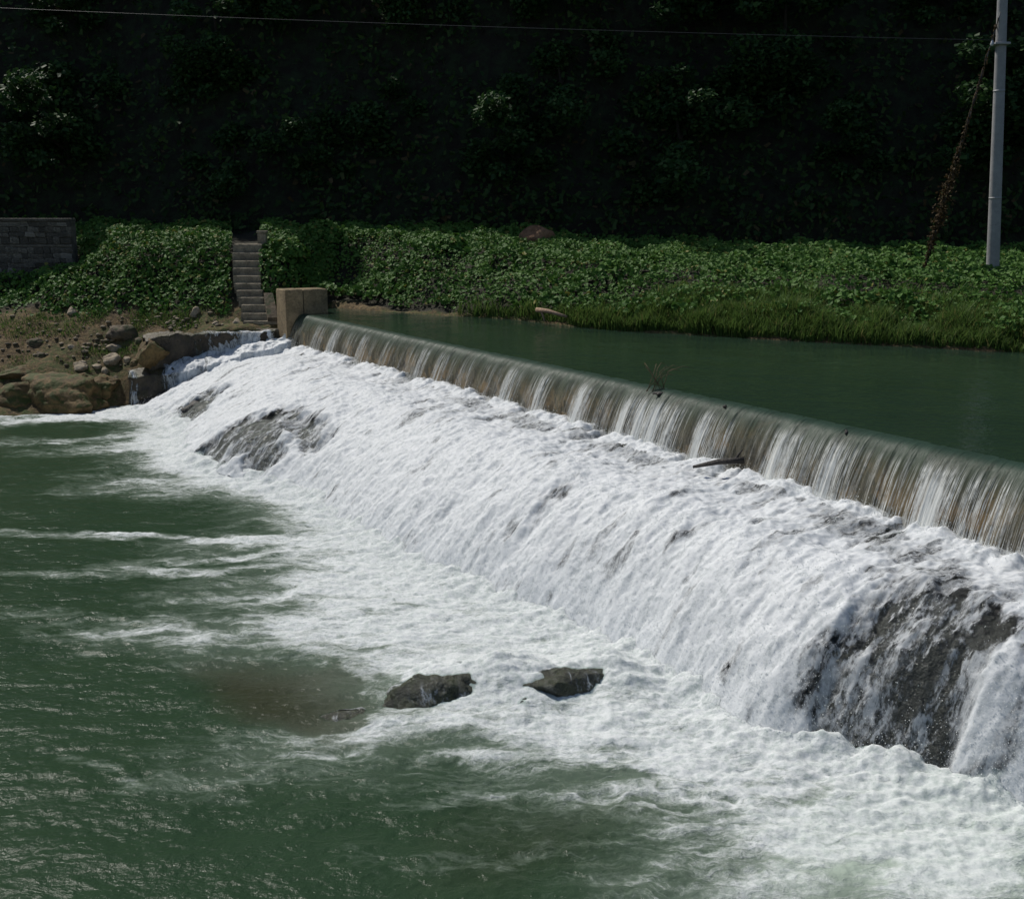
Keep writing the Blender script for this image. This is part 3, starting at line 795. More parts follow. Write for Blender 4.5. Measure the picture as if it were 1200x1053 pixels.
# ------------------------------------------------------------------ left ledges (concrete steps at the weir end) and their water
def rock_noise_mesh(V, amt, sc):
    n_ = np.stack([fbm(V[:, 0]*sc + 3*k, V[:, 1]*sc, V[:, 2]*sc + 7*k, 3) for k in range(3)], 1)
    return V + n_*amt
def ledge(name, front, back, zb, mat, label, nx=90):
    """solid step: front/back top lines (points), vertical face down to zb"""
    fr = np.array(front); bk = np.array(back)
    u = np.linspace(0, 1, nx)
    def rs(l):
        d = np.concatenate([[0], np.cumsum(np.linalg.norm(np.diff(l, axis=0), axis=1))]); d /= d[-1]
        return np.stack([np.interp(u, d, l[:, k]) for k in range(3)], 1)
    fr, bk = rs(fr), rs(bk)
    rows = [bk]
    for w in np.linspace(.12, .94, 8): rows.append(bk*(1-w) + fr*w)
    rows.append(fr + np.array([0, 0, -.01]))
    for w in np.linspace(.06, 1, 12): r = fr.copy(); r[:, 2] = fr[:, 2]*(1-w) + zb*w; r[:, :2] += (fr-bk)[:, :2]/np.linalg.norm((fr-bk)[:, :2], axis=1)[:, None]*.08*w; rows.append(r)
    P = np.stack(rows, 1)
    P = rock_noise_mesh(P.reshape(-1, 3), .13, .9).reshape(P.shape)
    P = rock_noise_mesh(P.reshape(-1, 3), .05, 3.5).reshape(P.shape)
    # close the downstream end
    end = P[0].copy(); c0 = end.mean(0); c0[2] = zb
    loc = P[nx//2, 0].copy(); loc[2] = zb
    bkb = P[:, :1].copy(); bkb[..., 2] = zb
    Pc = np.concatenate([bkb, P], 1) - loc
    nv = Pc.shape[1]
    f0 = np.arange(nv)[None]; f1 = ((nx-1)*nv + np.arange(nv))[None, ::-1]
    o = obj(name, raw_mesh(name, Pc.reshape(-1, 3), [grid_faces(nx, nv)[:, ::-1], f0, f1], [mat], True))
    o.location = loc
    return tag(o, label, 'ledge'), P
def zy(px, py, z): return atz(px, py, z)
up_front = [aty(172, 400, 37.3), aty(192, 393, 37.45), aty(235, 391.5, 37.8), aty(280, 390, 38.0), aty(322, 387.5, 38.1)]
up_back = [aty(168, 392, 38.6), aty(190, 386, 38.7), aty(235, 385, 38.8), aty(280, 384.5, 38.9), aty(322, 384, 38.7)]
o, PU = ledge('upper_ledge', up_front, up_back, .6, M['ledge_concrete'], 'mossy brown concrete ledge at the foot of the stone stairs')
lo_front = [aty(150, 440, 36.9), aty(197, 440, 36.7), aty(240, 431, 36.9), aty(290, 415, 37.1), aty(346, 400, 37.4)]
lo_back = [aty(148, 433, 37.4), aty(185, 428, 37.5), aty(230, 416, 37.8), aty(280, 406, 38.0), aty(338, 395, 38.0)]
o, PL = ledge('lower_ledge', lo_front, lo_back, -.4, M['ledge_concrete'], 'dark sloping concrete ledge half covered by white water beside the pool')

def curtain(name, P, i0, i1, lab, cov_fn, off=.05, zmin=0.0, j0=5):
    """water flowing over a ledge: follows its top and face"""
    nx = P.shape[0]
    a = np.linspace(i0, i1, 160)
    j = np.linspace(j0, P.shape[1]-1, 60)
    ai, ji = np.meshgrid(a, j, indexing='ij')
    a0 = np.clip(ai.astype(int), 0, nx-2); b0 = np.clip(ji.astype(int), 0, P.shape[1]-2)
    fa, fb = (ai-a0)[..., None], (ji-b0)[..., None]
    Q = (P[a0, b0]*(1-fa) + P[a0+1, b0]*fa)*(1-fb) + (P[a0, b0+1]*(1-fa) + P[a0+1, b0+1]*fa)*fb
    Q[..., :2] += np.array([.25, -.97])*(off*.6 + .10*np.clip((ji-9)/10, 0, 1))[..., None]
    Q[..., 2] += off*np.clip((13-ji)/4, 0, 1)
    ds = np.linalg.norm(np.diff(Q, axis=0, prepend=Q[:1]), axis=2).cumsum(0)
    dt = np.linalg.norm(np.diff(Q, axis=1, prepend=Q[:, :1]), axis=2).cumsum(1)
    nn = fbm(ds*1.4, dt*.9, 2, 3)*.10 + fbm(ds*5, dt*1.5, 7, 3)*.06 + fbm(ds*12, dt*6, 9, 3)*.02
    Q[..., 1] -= nn; Q[..., 2] += nn*.4
    c = cov_fn((ai-i0)/(i1-i0), (ji-j0)/(j[-1]-j0), ds, dt)
    c = c*np.clip(np.minimum((ai-i0), (i1-ai))/4, 0, 1)
    return tag(grid_obj(name, Q, M['curtain'], None, {'flow': np.stack([ds, dt, 0*ds], -1), 'cover': np.clip(c, 0, 1)}), lab, None, None, 'structure')
curtain('ledge_water', PU, 32, 89, 'thin white water curtain over the upper ledge', lambda u, v, a, b: .20 + .42*u + .2*v*u + .22*fbm(a*1.6, b*.4, 3, 3), j0=7)
curtain('ledge_water', PL, 18, 89, 'white water running down the lower ledge', lambda u, v, a, b: .60 + .18*sstep(.3, .9, u) - .24*sstep(.35, .65, v)*(1-.5*u) + .30*fbm(a*1.1, b*1.0, 5, 3), off=.07, j0=0)
curtain('ledge_water', PL, 0, 5.5, 'narrow white spill off the lower ledge end', lambda u, v, a, b: .86 + 0*a, off=.07, j0=4)

# ------------------------------------------------------------------ concrete abutment, stairs, walls
RZ = math.atan2(ES[1], ES[0])
ab = empty('concrete_abutment', W(-.45, -.4, 1.9), 0)
zt = 3.82
MB().box(W(-.48, -.02, (zt+1.2)/2), (.92, .62, zt-1.2), RZ, .03).build('pier', M['concrete_block'], ab)
MB().box(W(-.50, -.80, (zt-.01+1.2)/2), (.88, .86, zt-.01-1.2), RZ, .03).build('wing_block', M['concrete_block'], ab)
MB().box(W(-.48, -.355, (zt+1.2)/2 - .02), (.80, .05, zt-1.25), RZ).build('joint_filler', M['wet_wood'], ab)
tag(ab, 'yellowish concrete abutment block at the far end of the weir', 'abutment')

sy = [286, 296.4, 305.5, 314, 323, 332, 340, 348.5, 357, 367, 376, 385]
sxl = [273, 272, 272.5, 273, 273.5, 275, 277, 280, 282, 282, 284, 284]
sxr = [307, 306, 306, 305.5, 306, 306, 307, 309, 312, 325, 325.5, 326]
stair = empty('stone_stairway', aty(300, 386, 38.3))
for i in range(12):
    Y = np.interp(i, [0, 11], [41.3, 38.35])
    a, b = aty(sxl[i], sy[i], Y), aty(sxr[i], sy[i], Y)
    ztop = a[2]; zn = aty(300, sy[i+1], np.interp(i+1, [0, 11], [41.3, 38.35]))[2] if i < 11 else ztop - .3
    hgt = ztop - zn + .25
    w = b[0]-a[0]
    dep = .62
    MB().box(((a[0]+b[0])/2 + random.uniform(-.02, .02), Y + dep/2, ztop - hgt/2), (w, dep, hgt), random.uniform(-.02, .02), .025).build('step', M['stair_stone'], stair)
# sloping cheek wall on the right of the lower flight
pa, pb = aty(313, 343, 39.4), aty(322, 372, 38.6)
mb = MB(); mb.add([pa+[-.12,0,0], pa+[.2,0,0], pb+[.12,0,0], pb+[-.25,0,0], pa+[-.12,.1,-1.6], pa+[.2,.1,-1.6], pb+[.12,.1,-.9], pb+[-.25,.1,-.9]],
   [(3,2,1,0), (4,5,6,7), (0,1,5,4), (1,2,6,5), (2,3,7,6), (3,0,4,7)])
mb.build('cheek_wall', M['brown_rock'], stair)
tag(stair, 'flight of narrow worn stone stairs climbing the bank between the vines', 'stairs')

pp = aty(307, 290, 41.6)
post = empty('stone_post', (pp[0], pp[1], pp[2]-.8))
MB().box((pp[0], pp[1]+.15, pp[2]-.1), (.30, .30, 1.25), 0, .03).build('shaft', M['stair_stone'], post)
MB().box((pp[0], pp[1]+.15, pp[2]+.56), (.36, .36, .10), 0, .02).build('cap', M['stair_stone'], post)
tag(post, 'small square stone post at the top right of the stairs', 'post')
lw0, lw1 = aty(313, 276, 43.2), aty(372, 275, 44)
lw = empty('low_wall', ((lw0+lw1)/2) - [0, 0, 1.2])
c_ = (lw0+lw1)/2
MB().box((c_[0], c_[1]+.15, c_[2]-.6), (lw1[0]-lw0[0], .28, 1.1), .2, .02).build('body', M['wall_stone'], lw)
MB().box((c_[0], c_[1]+.15, c_[2]-.02), (lw1[0]-lw0[0]+.06, .36, .09), .2, .02).build('coping', M['stair_stone'], lw)
tag(lw, 'low stone wall half hidden by vines right of the stair post', 'wall')

# stone wall at the left edge: rubble courses with a band of coping
wl0, wl1 = aty(-260, 320, 43.3), aty(87, 320, 43.3)
wz0, wz1 = 3.6, aty(40, 256, 43.3)[2]
wl = empty('rubble_wall', ((wl0[0]+wl1[0])/2, 43.3, wz0))
MB().box(((wl0[0]+wl1[0])/2, 43.62, (wz0+wz1-.1)/2), (wl1[0]-wl0[0]-.06, .52, wz1-wz0-.1)).build('core', M['mortar'], wl)
MB().box(((wl0[0]+wl1[0])/2-.05, 43.6, wz1-.05), (wl1[0]-wl0[0]+.02, .74, .13), 0, .03).build('coping', M['wall_stone'], wl)
zmid = aty(40, 288, 43.3)[2]
MB().box(((wl0[0]+wl1[0])/2, 43.36, zmid), (wl1[0]-wl0[0], .12, .10), 0, .02).build('ledge_course', M['mortar'], wl)
stone_var = []
for k in range(8):
    mb = MB(); mb.box((0, 0, 0), (1, 1, 1), 0, .12)
    V = np.concatenate(mb.v); V = V + rng.normal(0, .045, V.shape)
    me = bpy.data.meshes.new('stone'); me.from_pydata(V.tolist(), [], mb.f); me.materials.append(M['wall_stone']); stone_var.append(me)
z = wz0 + .02
while z < wz1 - .16:
    hgt = random.uniform(.17, .27)
    if abs(z + hgt/2 - zmid) < .14: z = zmid + .06; continue
    hgt = min(hgt, wz1 - .125 - z)
    x = wl0[0] + random.uniform(0, .2)
    while x < wl1[0] - .12:
        w = min(random.uniform(.22, .48), wl1[0] - x)
        o = obj('stone', random.choice(stone_var), wl)
        o.scale = (w*random.uniform(.85, 1.08), random.uniform(.13, .20), hgt*random.uniform(.8, 1.15)); o.rotation_euler = (0, random.uniform(-.12, .12), 0)
        o.location = (x + w/2 - wl.location[0], 43.36 + random.uniform(-.02, .03) - wl.location[1], z + hgt/2 - wl.location[2])
        x += w
    z += hgt
tag(wl, 'old dark rubble stone wall with flat coping at the left edge', 'wall')

# ------------------------------------------------------------------ rocks
def ico(sub=3):
    import bmesh
    bm = bmesh.new(); bmesh.ops.create_icosphere(bm, subdivisions=sub, radius=1)
    V = np.array([v.co[:] for v in bm.verts]); F = np.array([[v.index for v in f.verts] for f in bm.faces]); bm.free()
    return V, F
ICO3, ICO4, ICO5 = ico(3), ico(4), ico(5)
def rock(name, loc, size, seed, mat, label=None, cat='rock', group=None, ic=ICO3, rz=0.0, ang=.35, tilt=0.0):
    V, F = ic
    r = np.random.default_rng(seed)
    V = V.copy()
    for _ in range(9):                      # chisel with planes for an angular outline
        nrm = r.normal(size=3); nrm /= np.linalg.norm(nrm); d = r.uniform(.55, .9)
        e = np.clip(V @ nrm - d, 0, None); V -= e[:, None]*nrm*.85
    o3 = r.uniform(0, 50, 3)
    V = V*(1 + ang*.5*fbm(V[:, 0]*1.4+o3[0], V[:, 1]*1.4+o3[1], V[:, 2]*1.4+o3[2], 4)[:, None])
    if len(V) > 3000: V = V*(1 + .09*fbm(V[:, 0]*3+o3[1], V[:, 1]*3+o3[0], V[:, 2]*3, 4)[:, None] - .10*(1-np.clip(np.abs(fbm(V[:, 0]*2.2+o3[2], V[:, 1]*2.2, V[:, 2]*2.8+o3[0], 3))*5, 0, 1))[:, None])
    if len(V) > 600: V = V*(1 + .035*fbm(V[:, 0]*6+o3[1], V[:, 1]*6+o3[0], V[:, 2]*6, 3)[:, None])
    V = V*np.array(size)/2
    ct, sn = math.cos(tilt), math.sin(tilt)
    V = V @ np.array([[ct, 0, sn], [0, 1, 0], [-sn, 0, ct]])
    o = obj(name, raw_mesh(name, V, F, [mat], True))
    o.location = loc; o.rotation_euler = (0, 0, rz)
    if label: tag(o, label, cat, group)
    return o
# rocks in the foam at the foot of the fall
p = atz(492, 832, 0); rock('boulder', (p[0], p[1]+.35, -.10), (1.75, 1.1, 1.02), 11, M['wet_boulder'], 'olive brown boulder with wet dark front standing in the foam', 'rock', ic=ICO5, rz=.2)
p = atz(545, 820, 0); rock('boulder', (p[0]-.05, p[1]+.40, -.10), (.85, .8, .82), 14, M['wet_rock'], 'dark boulder washed by white water right behind the olive boulder', 'rock', ic=ICO4)
p = atz(678, 818, 0); rock('slab_rock', (p[0]+.06, p[1]+.25, -.02), (1.75, .95, .66), 23, M['wet_boulder'], 'slanting wet slab of rock pointing up right out of the foam', 'rock', ic=ICO5, rz=.35, tilt=-.22)
p = atz(617, 832, 0); rock('rock', (p[0], p[1]+.1, .0), (.45, .4, .28), 31, M['wet_rock'], 'small dark rock in the foam left of the slanting slab', 'rock', ic=ICO4)
p = atz(405, 838, 0); rock('rock', (p[0], p[1]+.05, -.10), (.75, .6, .30), 37, M['wet_boulder'], 'low brown rock just awash left of the olive boulder', 'rock', ic=ICO4)
p = atz(228, 496, 0); rock('boulder', (p[0], p[1]+.5, .25), (1.1, 1.2, 1.2), 41, M['wet_rock'], 'black wet boulder between the lower ledge and the white cascade', 'rock', ic=ICO4)

def wash(o, cov, lab):
    me = o.data; k = len(me.vertices); V = np.zeros(k*3); me.vertices.foreach_get('co', V); V = V.reshape(-1, 3)
    N_ = np.zeros(k*3); me.vertices.foreach_get('normal', N_); N_ = N_.reshape(-1, 3)
    F = np.array([p_.vertices[:] for p_ in me.polygons])
    c = np.clip(cov - .10 + .50*sstep(-.1, .5, V[:, 1]/V[:, 1].max()) + .30*fbm(V[:, 0]*2, V[:, 1]*2, V[:, 2]*2, 3) + .35*sstep(.2, 1, V[:, 0]/V[:, 0].max())*(1-sstep(0, .9, N_[:, 2])), 0, .8)
    w = obj('rock_wash', raw_mesh('rock_wash', V + N_*.015, F, [M['curtain']], True, {'flow': np.stack([V[:, 0]*.8, V[:, 2]*4 - V[:, 1]*3, V[:, 1]*2], 1), 'cover': c}))
    w.location = o.location; w.rotation_euler = o.rotation_euler
    tag(w, lab, None, None, 'structure')
for o in [o for o in COL.objects if o.name.split('.')[0] in ('boulder', 'slab_rock', 'rock') and o.location[1] < 20]:
    wash(o, .04 if o.name == 'boulder' else .08, 'white water washing over the rocks in the foam')

# left bank
gp = 'stones on the left bank'
big = [((60, 462), (3.9, 2.2, 1.7), 51, 'mossy_ledge', 'long mossy brown rock ledge along the pool edge'),
       ((-30, 470), (2.2, 2.0, 1.5), 52, 'mossy_ledge', 'mossy brown rock at the left edge above the pool'),
       ((112, 458), (1.5, 1.6, 1.3), 53, 'mossy_ledge', 'dark mossy rock beside the narrow spill'),
       ((25, 440), (2.2, 1.5, .9), 54, 'mossy_ledge', 'flat earth covered rock on top of the mossy ledge'),
       ((20, 468), (1.9, 1.6, 1.3), 82, 'mossy_ledge', 'bulging brown rock at the left end of the long mossy ledge'),
       ((95, 470), (1.6, 1.2, 1.0), 83, 'mossy_ledge', 'low mossy rock at the right end of the long ledge by the foam'),
       ((75, 446), (1.9, 1.3, .8), 84, 'mossy_ledge', 'brown rock hump behind the long mossy ledge'),
       ((178, 410), (1.15, 1.0, 1.05), 55, 'mossy_ledge', 'moss topped brown rock left of the thin water curtain'),
       ((160, 428), (.8, .8, .6), 56, 'mossy_ledge', 'brown mossy rock above the lower ledge end'),
       ((146, 386), (1.25, 1.0, .75), 57, 'brown_rock', 'large rounded brown boulder below the vines'),
       ((131, 405), (.78, .7, .55), 58, 'pale_rock', 'pale angular boulder, upper one of the leaning pair'),
       ((130, 419), (.75, .7, .52), 59, 'pale_rock', 'pale tan boulder, lower one of the leaning pair'),
       ((150, 421), (.42, .4, .28), 60, 'pale_rock', 'small smooth pale stone right of the leaning pair'),
       ((93, 430), (.66, .6, .38), 61, 'pale_rock', 'flat tan stone above the dark gap in the ledge'),
       ((111, 428), (.38, .36, .28), 62, 'pale_rock', 'tan stone touching the right of the flat tan stone'),
       ((123, 436), (.34, .34, .34), 63, 'pale_rock', 'upright grey tan stone under the leaning pair'),
       ((83, 366), (.52, .5, .42), 64, 'pale_rock', 'greyish stone at the lower edge of the vines'),
       ((40, 403), (.86, .7, .38), 65, 'brown_rock', 'low brown stone on the mossy grass'),
       ((48, 416), (.40, .4, .3), 66, 'brown_rock', 'grey brown stone in the mossy grass below the low brown stone'),
       ((83, 409), (.34, .3, .2), 67, 'pale_rock', 'flat pale stone lying in the moss'),
       ((97, 406), (.28, .26, .18), 68, 'pale_rock', 'pale pebble sized stone right of the flat pale stone'),
       ((97, 422), (.30, .28, .2), 69, 'pale_rock', 'grey stone between the moss and the flat tan stone'),
       ((228, 367), (.52, .5, .55), 70, 'pale_rock', 'pale jagged stone standing alone near the stairs'),
       ((252, 378), (.36, .34, .24), 71, 'pale_rock', 'pale stone just left of the bottom stairs'),
       ((276, 377), (.42, .4, .4), 72, 'pale_rock', 'whitish rubble stone touching the bottom step'),
       ((115, 446), (.5, .45, .36), 73, 'brown_rock', 'brown stone in the dark cleft of the ledge'),
       ((163, 400), (.4, .4, .3), 74, 'brown_rock', 'brown stone above the mossy upper ledge end'),
       ((133, 446), (.42, .4, .34), 75, 'brown_rock', 'grey brown stone next to the spill in the dark cleft')]
for (px, py), size, sd_, mt, lab in big:
    P = on_bank(px, py)
    if mt == 'mossy_ledge': P[1] += .35
    if px == 178: P = aty(px, py, 37.3)
    rock('boulder' if size[0] > .7 else 'stone', (P[0], P[1]+.05, P[2] - size[2]*.12), size, sd_, M[mt], lab, 'rock', gp, ICO5 if mt == 'mossy_ledge' else ICO4 if size[0] > .6 else ICO3, rz=random.uniform(-.5, .5))
peb = [rock('pebble', (0, 0, 0), (1, .9, .65), 200+k, M['pale_rock' if k < 4 else 'brown_rock'], ic=ico(2)).data for k in range(6)]
for o in [o for o in COL.objects if o.name.startswith('pebble')]: bpy.data.objects.remove(o)
for i in range(150):
    px = random.choice([random.uniform(0, 170), random.uniform(90, 265)]); py = random.uniform(368, 402) + (random.uniform(0, 36) if px < 150 else 0)
    if px > 150 and py > 386: py = random.uniform(372, 386)
    P = on_bank(px, py)
    o = obj('pebble', random.choice(peb)); s = random.uniform(.08, .2)
    o.location = (P[0]+random.uniform(-.1, .1), P[1], P[2]+s*.12); o.scale = (s*random.uniform(.8, 1.4), s, s); o.rotation_euler = (0, 0, random.uniform(0, 6))
    tag(o, 'small loose stone scattered on the bare left bank', 'stone', 'small loose stones on the left bank')

# ------------------------------------------------------------------ leaves
LEAF = np.array([[0, 0, 0], [.42, .22, .06], [.36, .66, .05], [0, 1, -.08], [-.36, .66, .05], [-.42, .22, .06]])
LEAF_F = np.array([[0, 1, 2], [0, 2, 3], [0, 3, 4], [0, 4, 5]])
QUAD = np.array([[-.22, 0, 0], [.22, 0, .03], [.16, 1, -.05], [-.16, .9, 0]]); QUAD_F = np.array([[0, 1, 2], [0, 2, 3]])
def leaves(C, N, size, tint, shape=LEAF, shape_f=LEAF_F, tilt=.5, r=rng):
    """leaf-sized faces at C, facing roughly N"""
    k = len(C)
    n_ = N + r.normal(0, tilt, (k, 3)); n_ /= np.linalg.norm(n_, axis=1)[:, None]
    a = np.cross(n_, r.normal(size=(k, 3))); a /= np.linalg.norm(a, axis=1)[:, None]; b = np.cross(n_, a)
    V = C[:, None] + size[:, None, None]*(shape[None, :, 0, None]*a[:, None] + (shape[None, :, 1, None]-.5)*b[:, None] + shape[None, :, 2, None]*n_[:, None])
    F = (np.arange(k)[:, None, None]*len(shape) + shape_f[None]).reshape(-1, 3)
    return V.reshape(-1, 3), F, np.repeat(tint, len(shape))
def clump(P, sc=1.0):
    """height of the tangled vine mounds over the soil"""
    return np.clip(.30 + .34*fbm(P[:, 0]*.75*sc, P[:, 1]*.75*sc, 5, 4) + .10*fbm(P[:, 0]*3, P[:, 1]*3, 9, 2), .05, 1.2)
def stair_gap(P):
    q = P - O; w = q @ Fv; x = 600 + FPX*q[:, 0]/w; y = 526.5 - FPX*(q @ Uv)/w
    return (x > 271) & (x < 306 - np.clip((y-300)*.05, 0, 4) + np.clip((y-340), 0, 99)*.6) & (y > 262)
def scatter_vines(n, u0, u1, v0, v1, seed):
    r = np.random.default_rng(seed)
    m = n*4
    u = r.uniform(u0, u1, m); v = r.uniform(v0, v1, m)
    P = bank(u, v)
    P2 = bank(u+.02, v); P3 = bank(u, v+.02)
    ar = np.linalg.norm(np.cross(P2-P, P3-P), axis=1)
    keep = r.random(m) < ar/ar.max()*1.2
    P, u, v = P[keep], u[keep], v[keep]
    ok = ~stair_gap(P)
    P, u, v = P[ok][:n], u[ok][:n], v[ok][:n]
    return P, u, v, r
uL0, uL1 = u_of(-200), u_of(392)
VS = []
# left bank and round the stairs
P, u, v, r = scatter_vines(64000, uL0, uL1, 3.05, 6.0, 21)
edge = sstep(3.0, 3.7, v + .35*fbm(P[:, 0]*.7, P[:, 1]*.7, 15, 3))
keep = r.random(len(P)) < edge; P, v = P[keep], v[keep]
wall_q = (P[:, 0] < wl1[0]+.2) & (P[:, 1] > 42.9) & (P[:, 1] < 44.2)
P, v = P[~wall_q], v[~wall_q]
h = clump(P)*sstep(3.0, 4.2, v)
P[:, 2] += h*(1 - r.random(len(P))**2*.7) + .03
VS.append(leaves(P, np.tile([-.05, -.55, .8], (len(P), 1)), r.uniform(.09, .19, len(P)), r.random(len(P)), r=r))
# far bank right of the abutment
P, u, v, r = scatter_vines(120000, u_of(340), u_of(1330), 1.5, 6.2, 22)
px_ = np.interp(u, np.arange(len(ST_PX)), ST_PX)
front = 1.25 + .35*sstep(560, 760, px_) + .95*fbm(P[:, 0]*.5, P[:, 1]*.5, 16, 3)
ab_s, ab_t = to_st(P)
keep = (r.random(len(P)) < sstep(front, front+.5, v)) & ~((ab_s > -1.3) & (ab_s < .3) & (ab_t > -1.6))
P, v = P[keep], v[keep]
h = clump(P)
P[:, 2] += h*(1 - r.random(len(P))**2*.7) + .03
pt = np.clip(.5 + .55*fbm(P[:, 0]*.45, P[:, 1]*.9, 17, 3), 0, .92)
VS.append(leaves(P, np.tile([-.05, -.5, .85], (len(P), 1)), r.uniform(.08, .17, len(P))*(.75 + .6*np.clip(.5 + fbm(P[:, 0]*.3, P[:, 1]*.6, 19, 2), 0, 1)), np.where(r.random(len(P)) < .03, .97, .45*r.random(len(P)) + .55*pt), r=r))
# overhang at the water, left of the driftwood
nf = 0; V, F, Tn = [], [], []
for a, b, c in VS:
    V.append(a); F.append(b+nf); Tn.append(c); nf += len(a)
tag(obj('vine_cover', raw_mesh('vine_cover', np.concatenate(V), np.concatenate(F), [M['leaf_vine']], False, {'tint': np.concatenate(Tn)})),
    'broad leaved green vines covering the river bank', None, None, 'stuff')

# bushes: rounded vine covered mounds that stand out of the cover
def bush_mesh(seed, n, rx, rz):
    r = np.random.default_rng(seed)
    d = r.normal(size=(n, 3)); d[:, 2] = np.abs(d[:, 2])*.9; d /= np.linalg.norm(d, axis=1)[:, None]
    rad = r.uniform(.55, 1.0, n)**.5*(1 + .35*fbm(d[:, 0]*1.6+seed, d[:, 1]*1.6, d[:, 2]*1.6, 3))
    P = d*rad[:, None]*np.array([rx, rx*.8, rz])
    V, F, T = leaves(P, d + [0, -.2, .4], r.uniform(.10, .20, n), r.random(n), r=r)
    return raw_mesh('foliage', V, F, [M['leaf_vine']], False, {'tint': T})
def stem_mesh(h):
    mb = MB(); mb.tube([(0, 0, -.4), (.03, 0, h*.4), (0, .03, h*.8)], [.04, .03, .015], 6)
    mb.tube([(0, 0, 0), (.25, .05, h*.5), (.35, .1, h*.75)], [.025, .018, .01], 5); mb.tube([(0, 0, 0), (-.22, -.05, h*.5), (-.3, 0, h*.7)], [.025, .018, .01], 5)
    me = bpy.data.meshes.new('stem'); me.from_pydata(np.concatenate(mb.v).tolist(), [], mb.f); me.materials.append(M['bark']); return me
for px, py, rx, rz, n_, lab in [(380, 283, 1.0, .75, 1500, 'rounded dark green bush on the bank right of the low wall'), (525, 292, .8, .55, 1000, 'small leafy bush on the bank above the shaded water edge'),
        (876, 310, .75, .6, 900, 'round leafy mound standing out of the vines below the middle of the hill'), (1068, 313, .75, .7, 900, 'leafy mound at the foot of the vine wrapped guy wire'),
        (1110, 318, .7, .5, 700, 'low leafy mound between the guy wire and the pole'), (130, 285, 1.0, .5, 1200, 'low leafy bush right of the rubble wall'), (240, 285, .9, .5, 1100, 'leafy bush left of the top of the stairs'),
        (335, 300, .8, .7, 1000, 'leafy bush behind the stair post'), (745, 310, .7, .45, 700, 'small leafy mound on the bank right of the earth slip')]:
    P = on_bank(px, py, 3.2, 6.0)
    b = empty('bush', P); obj('foliage', bush_mesh(px, n_, rx, rz), b); obj('stem', stem_mesh(rz), b)
    tag(b, lab, 'bush', 'bushes on the far bank')

# tall grass along the water on the right
def blades(P, hgt, r, bend=.35, w0=.012):
    k = len(P); az = r.uniform(0, 2*math.pi, k); dx = np.stack([np.cos(az), np.sin(az), 0*az], 1)
    side = np.stack([-np.sin(az), np.cos(az), 0*az], 1)*(w0*r.uniform(.7, 1.5, k))[:, None]
    up = np.array([0, 0, 1.0]); b = (r.uniform(.1, 1, k)*bend)[:, None]
    h = hgt[:, None]
    m1 = P + up*h*.5 + dx*b*h*.3; m2 = P + up*h*.92 + dx*b*h
    V = np.stack([P-side, P+side, m1+side*.8, m1-side*.8, m2], 1)
    F4 = (np.arange(k)[:, None, None]*5 + np.array([[0, 1, 2], [0, 2, 3], [3, 2, 4]])[None]).reshape(-1, 3)
    return V.reshape(-1, 3), F4
r = np.random.default_rng(31)
m = 60000
u = r.uniform(u_of(520), u_of(1330), m); v = r.uniform(1.0, 4.2, m); px_ = np.interp(u, np.arange(len(ST_PX)), ST_PX)
P = bank(u, v)
front = 1.3 + 2.2*sstep(600, 860, px_)
keep = (r.random(m) < (1 - sstep(front-.3, front+.7, v + .5*fbm(P[:, 0]*.6, P[:, 1]*.6, 33, 3)))) & (r.random(m) < sstep(500, 700, px_))
P = P[keep]
V, F = blades(P, r.uniform(.16, .50, len(P))*(1 + .7*fbm(P[:, 0]*.8, P[:, 1]*.8, 35, 3)), r, .9, .012)
tag(obj('bank_grass', raw_mesh('bank_grass', V, F, [M['grass_blade']], False, {'tint': np.repeat(r.random(len(P)), 5)})), 'tall green grass at the water edge on the right bank', None, None, 'stuff')
# short grass on the left bank
u = r.uniform(u_of(-200), u_of(270), 30000); v = r.uniform(1.8, 3.5, 30000); P = bank(u, v)
keep = fbm(P[:, 0]*.55, P[:, 1]*.8, 37, 3) + r.normal(0, .12, len(P)) > .12
P = P[keep]
V, F = blades(P, r.uniform(.05, .14, len(P)), r, .8, .008)
tag(obj('moss_grass', raw_mesh('moss_grass', V, F, [M['grass_blade']], False, {'tint': np.repeat(r.random(len(P)), 5)})), 'short mossy grass on the left bank', None, None, 'stuff')

# ------------------------------------------------------------------ hillside: undergrowth and trees
r = np.random.default_rng(41)
HPf = H_P[8:142, 0:36]
i = r.uniform(0, HPf.shape[0]-1.01, 100000); j = r.uniform(0, HPf.shape[1]-1.01, 100000)
i0, j0 = i.astype(int), j.astype(int); fi, fj = (i-i0)[:, None], (j-j0)[:, None]
P = (HPf[i0, j0]*(1-fi) + HPf[i0+1, j0]*fi)*(1-fj) + (HPf[i0, j0+1]*(1-fi) + HPf[i0+1, j0+1]*fi)*fj
cl = fbm(P[:, 0]*.5, P[:, 2]*.5, 45, 4)
keep = cl + r.normal(0, .25, len(P)) > -.15; P = P[keep]; cl = cl[keep]
k = len(P)
P += np.stack([r.normal(0, .2, k), -r.random(k)**1.5*(.9 + 1.6*np.clip(cl, 0, 1)), r.normal(0, .25, k)], 1)
V, F, T = leaves(P, np.tile([0, -.7, .6], (k, 1)), r.uniform(.13, .32, k), r.random(k), QUAD*[1.3, 1, 1], QUAD_F, .6, r)
tag(obj('hill_undergrowth', raw_mesh('hill_undergrowth', V, F, [M['leaf_under']], False, {'tint': T})), 'dense dark undergrowth and creepers on the shaded hillside', None, None, 'stuff')

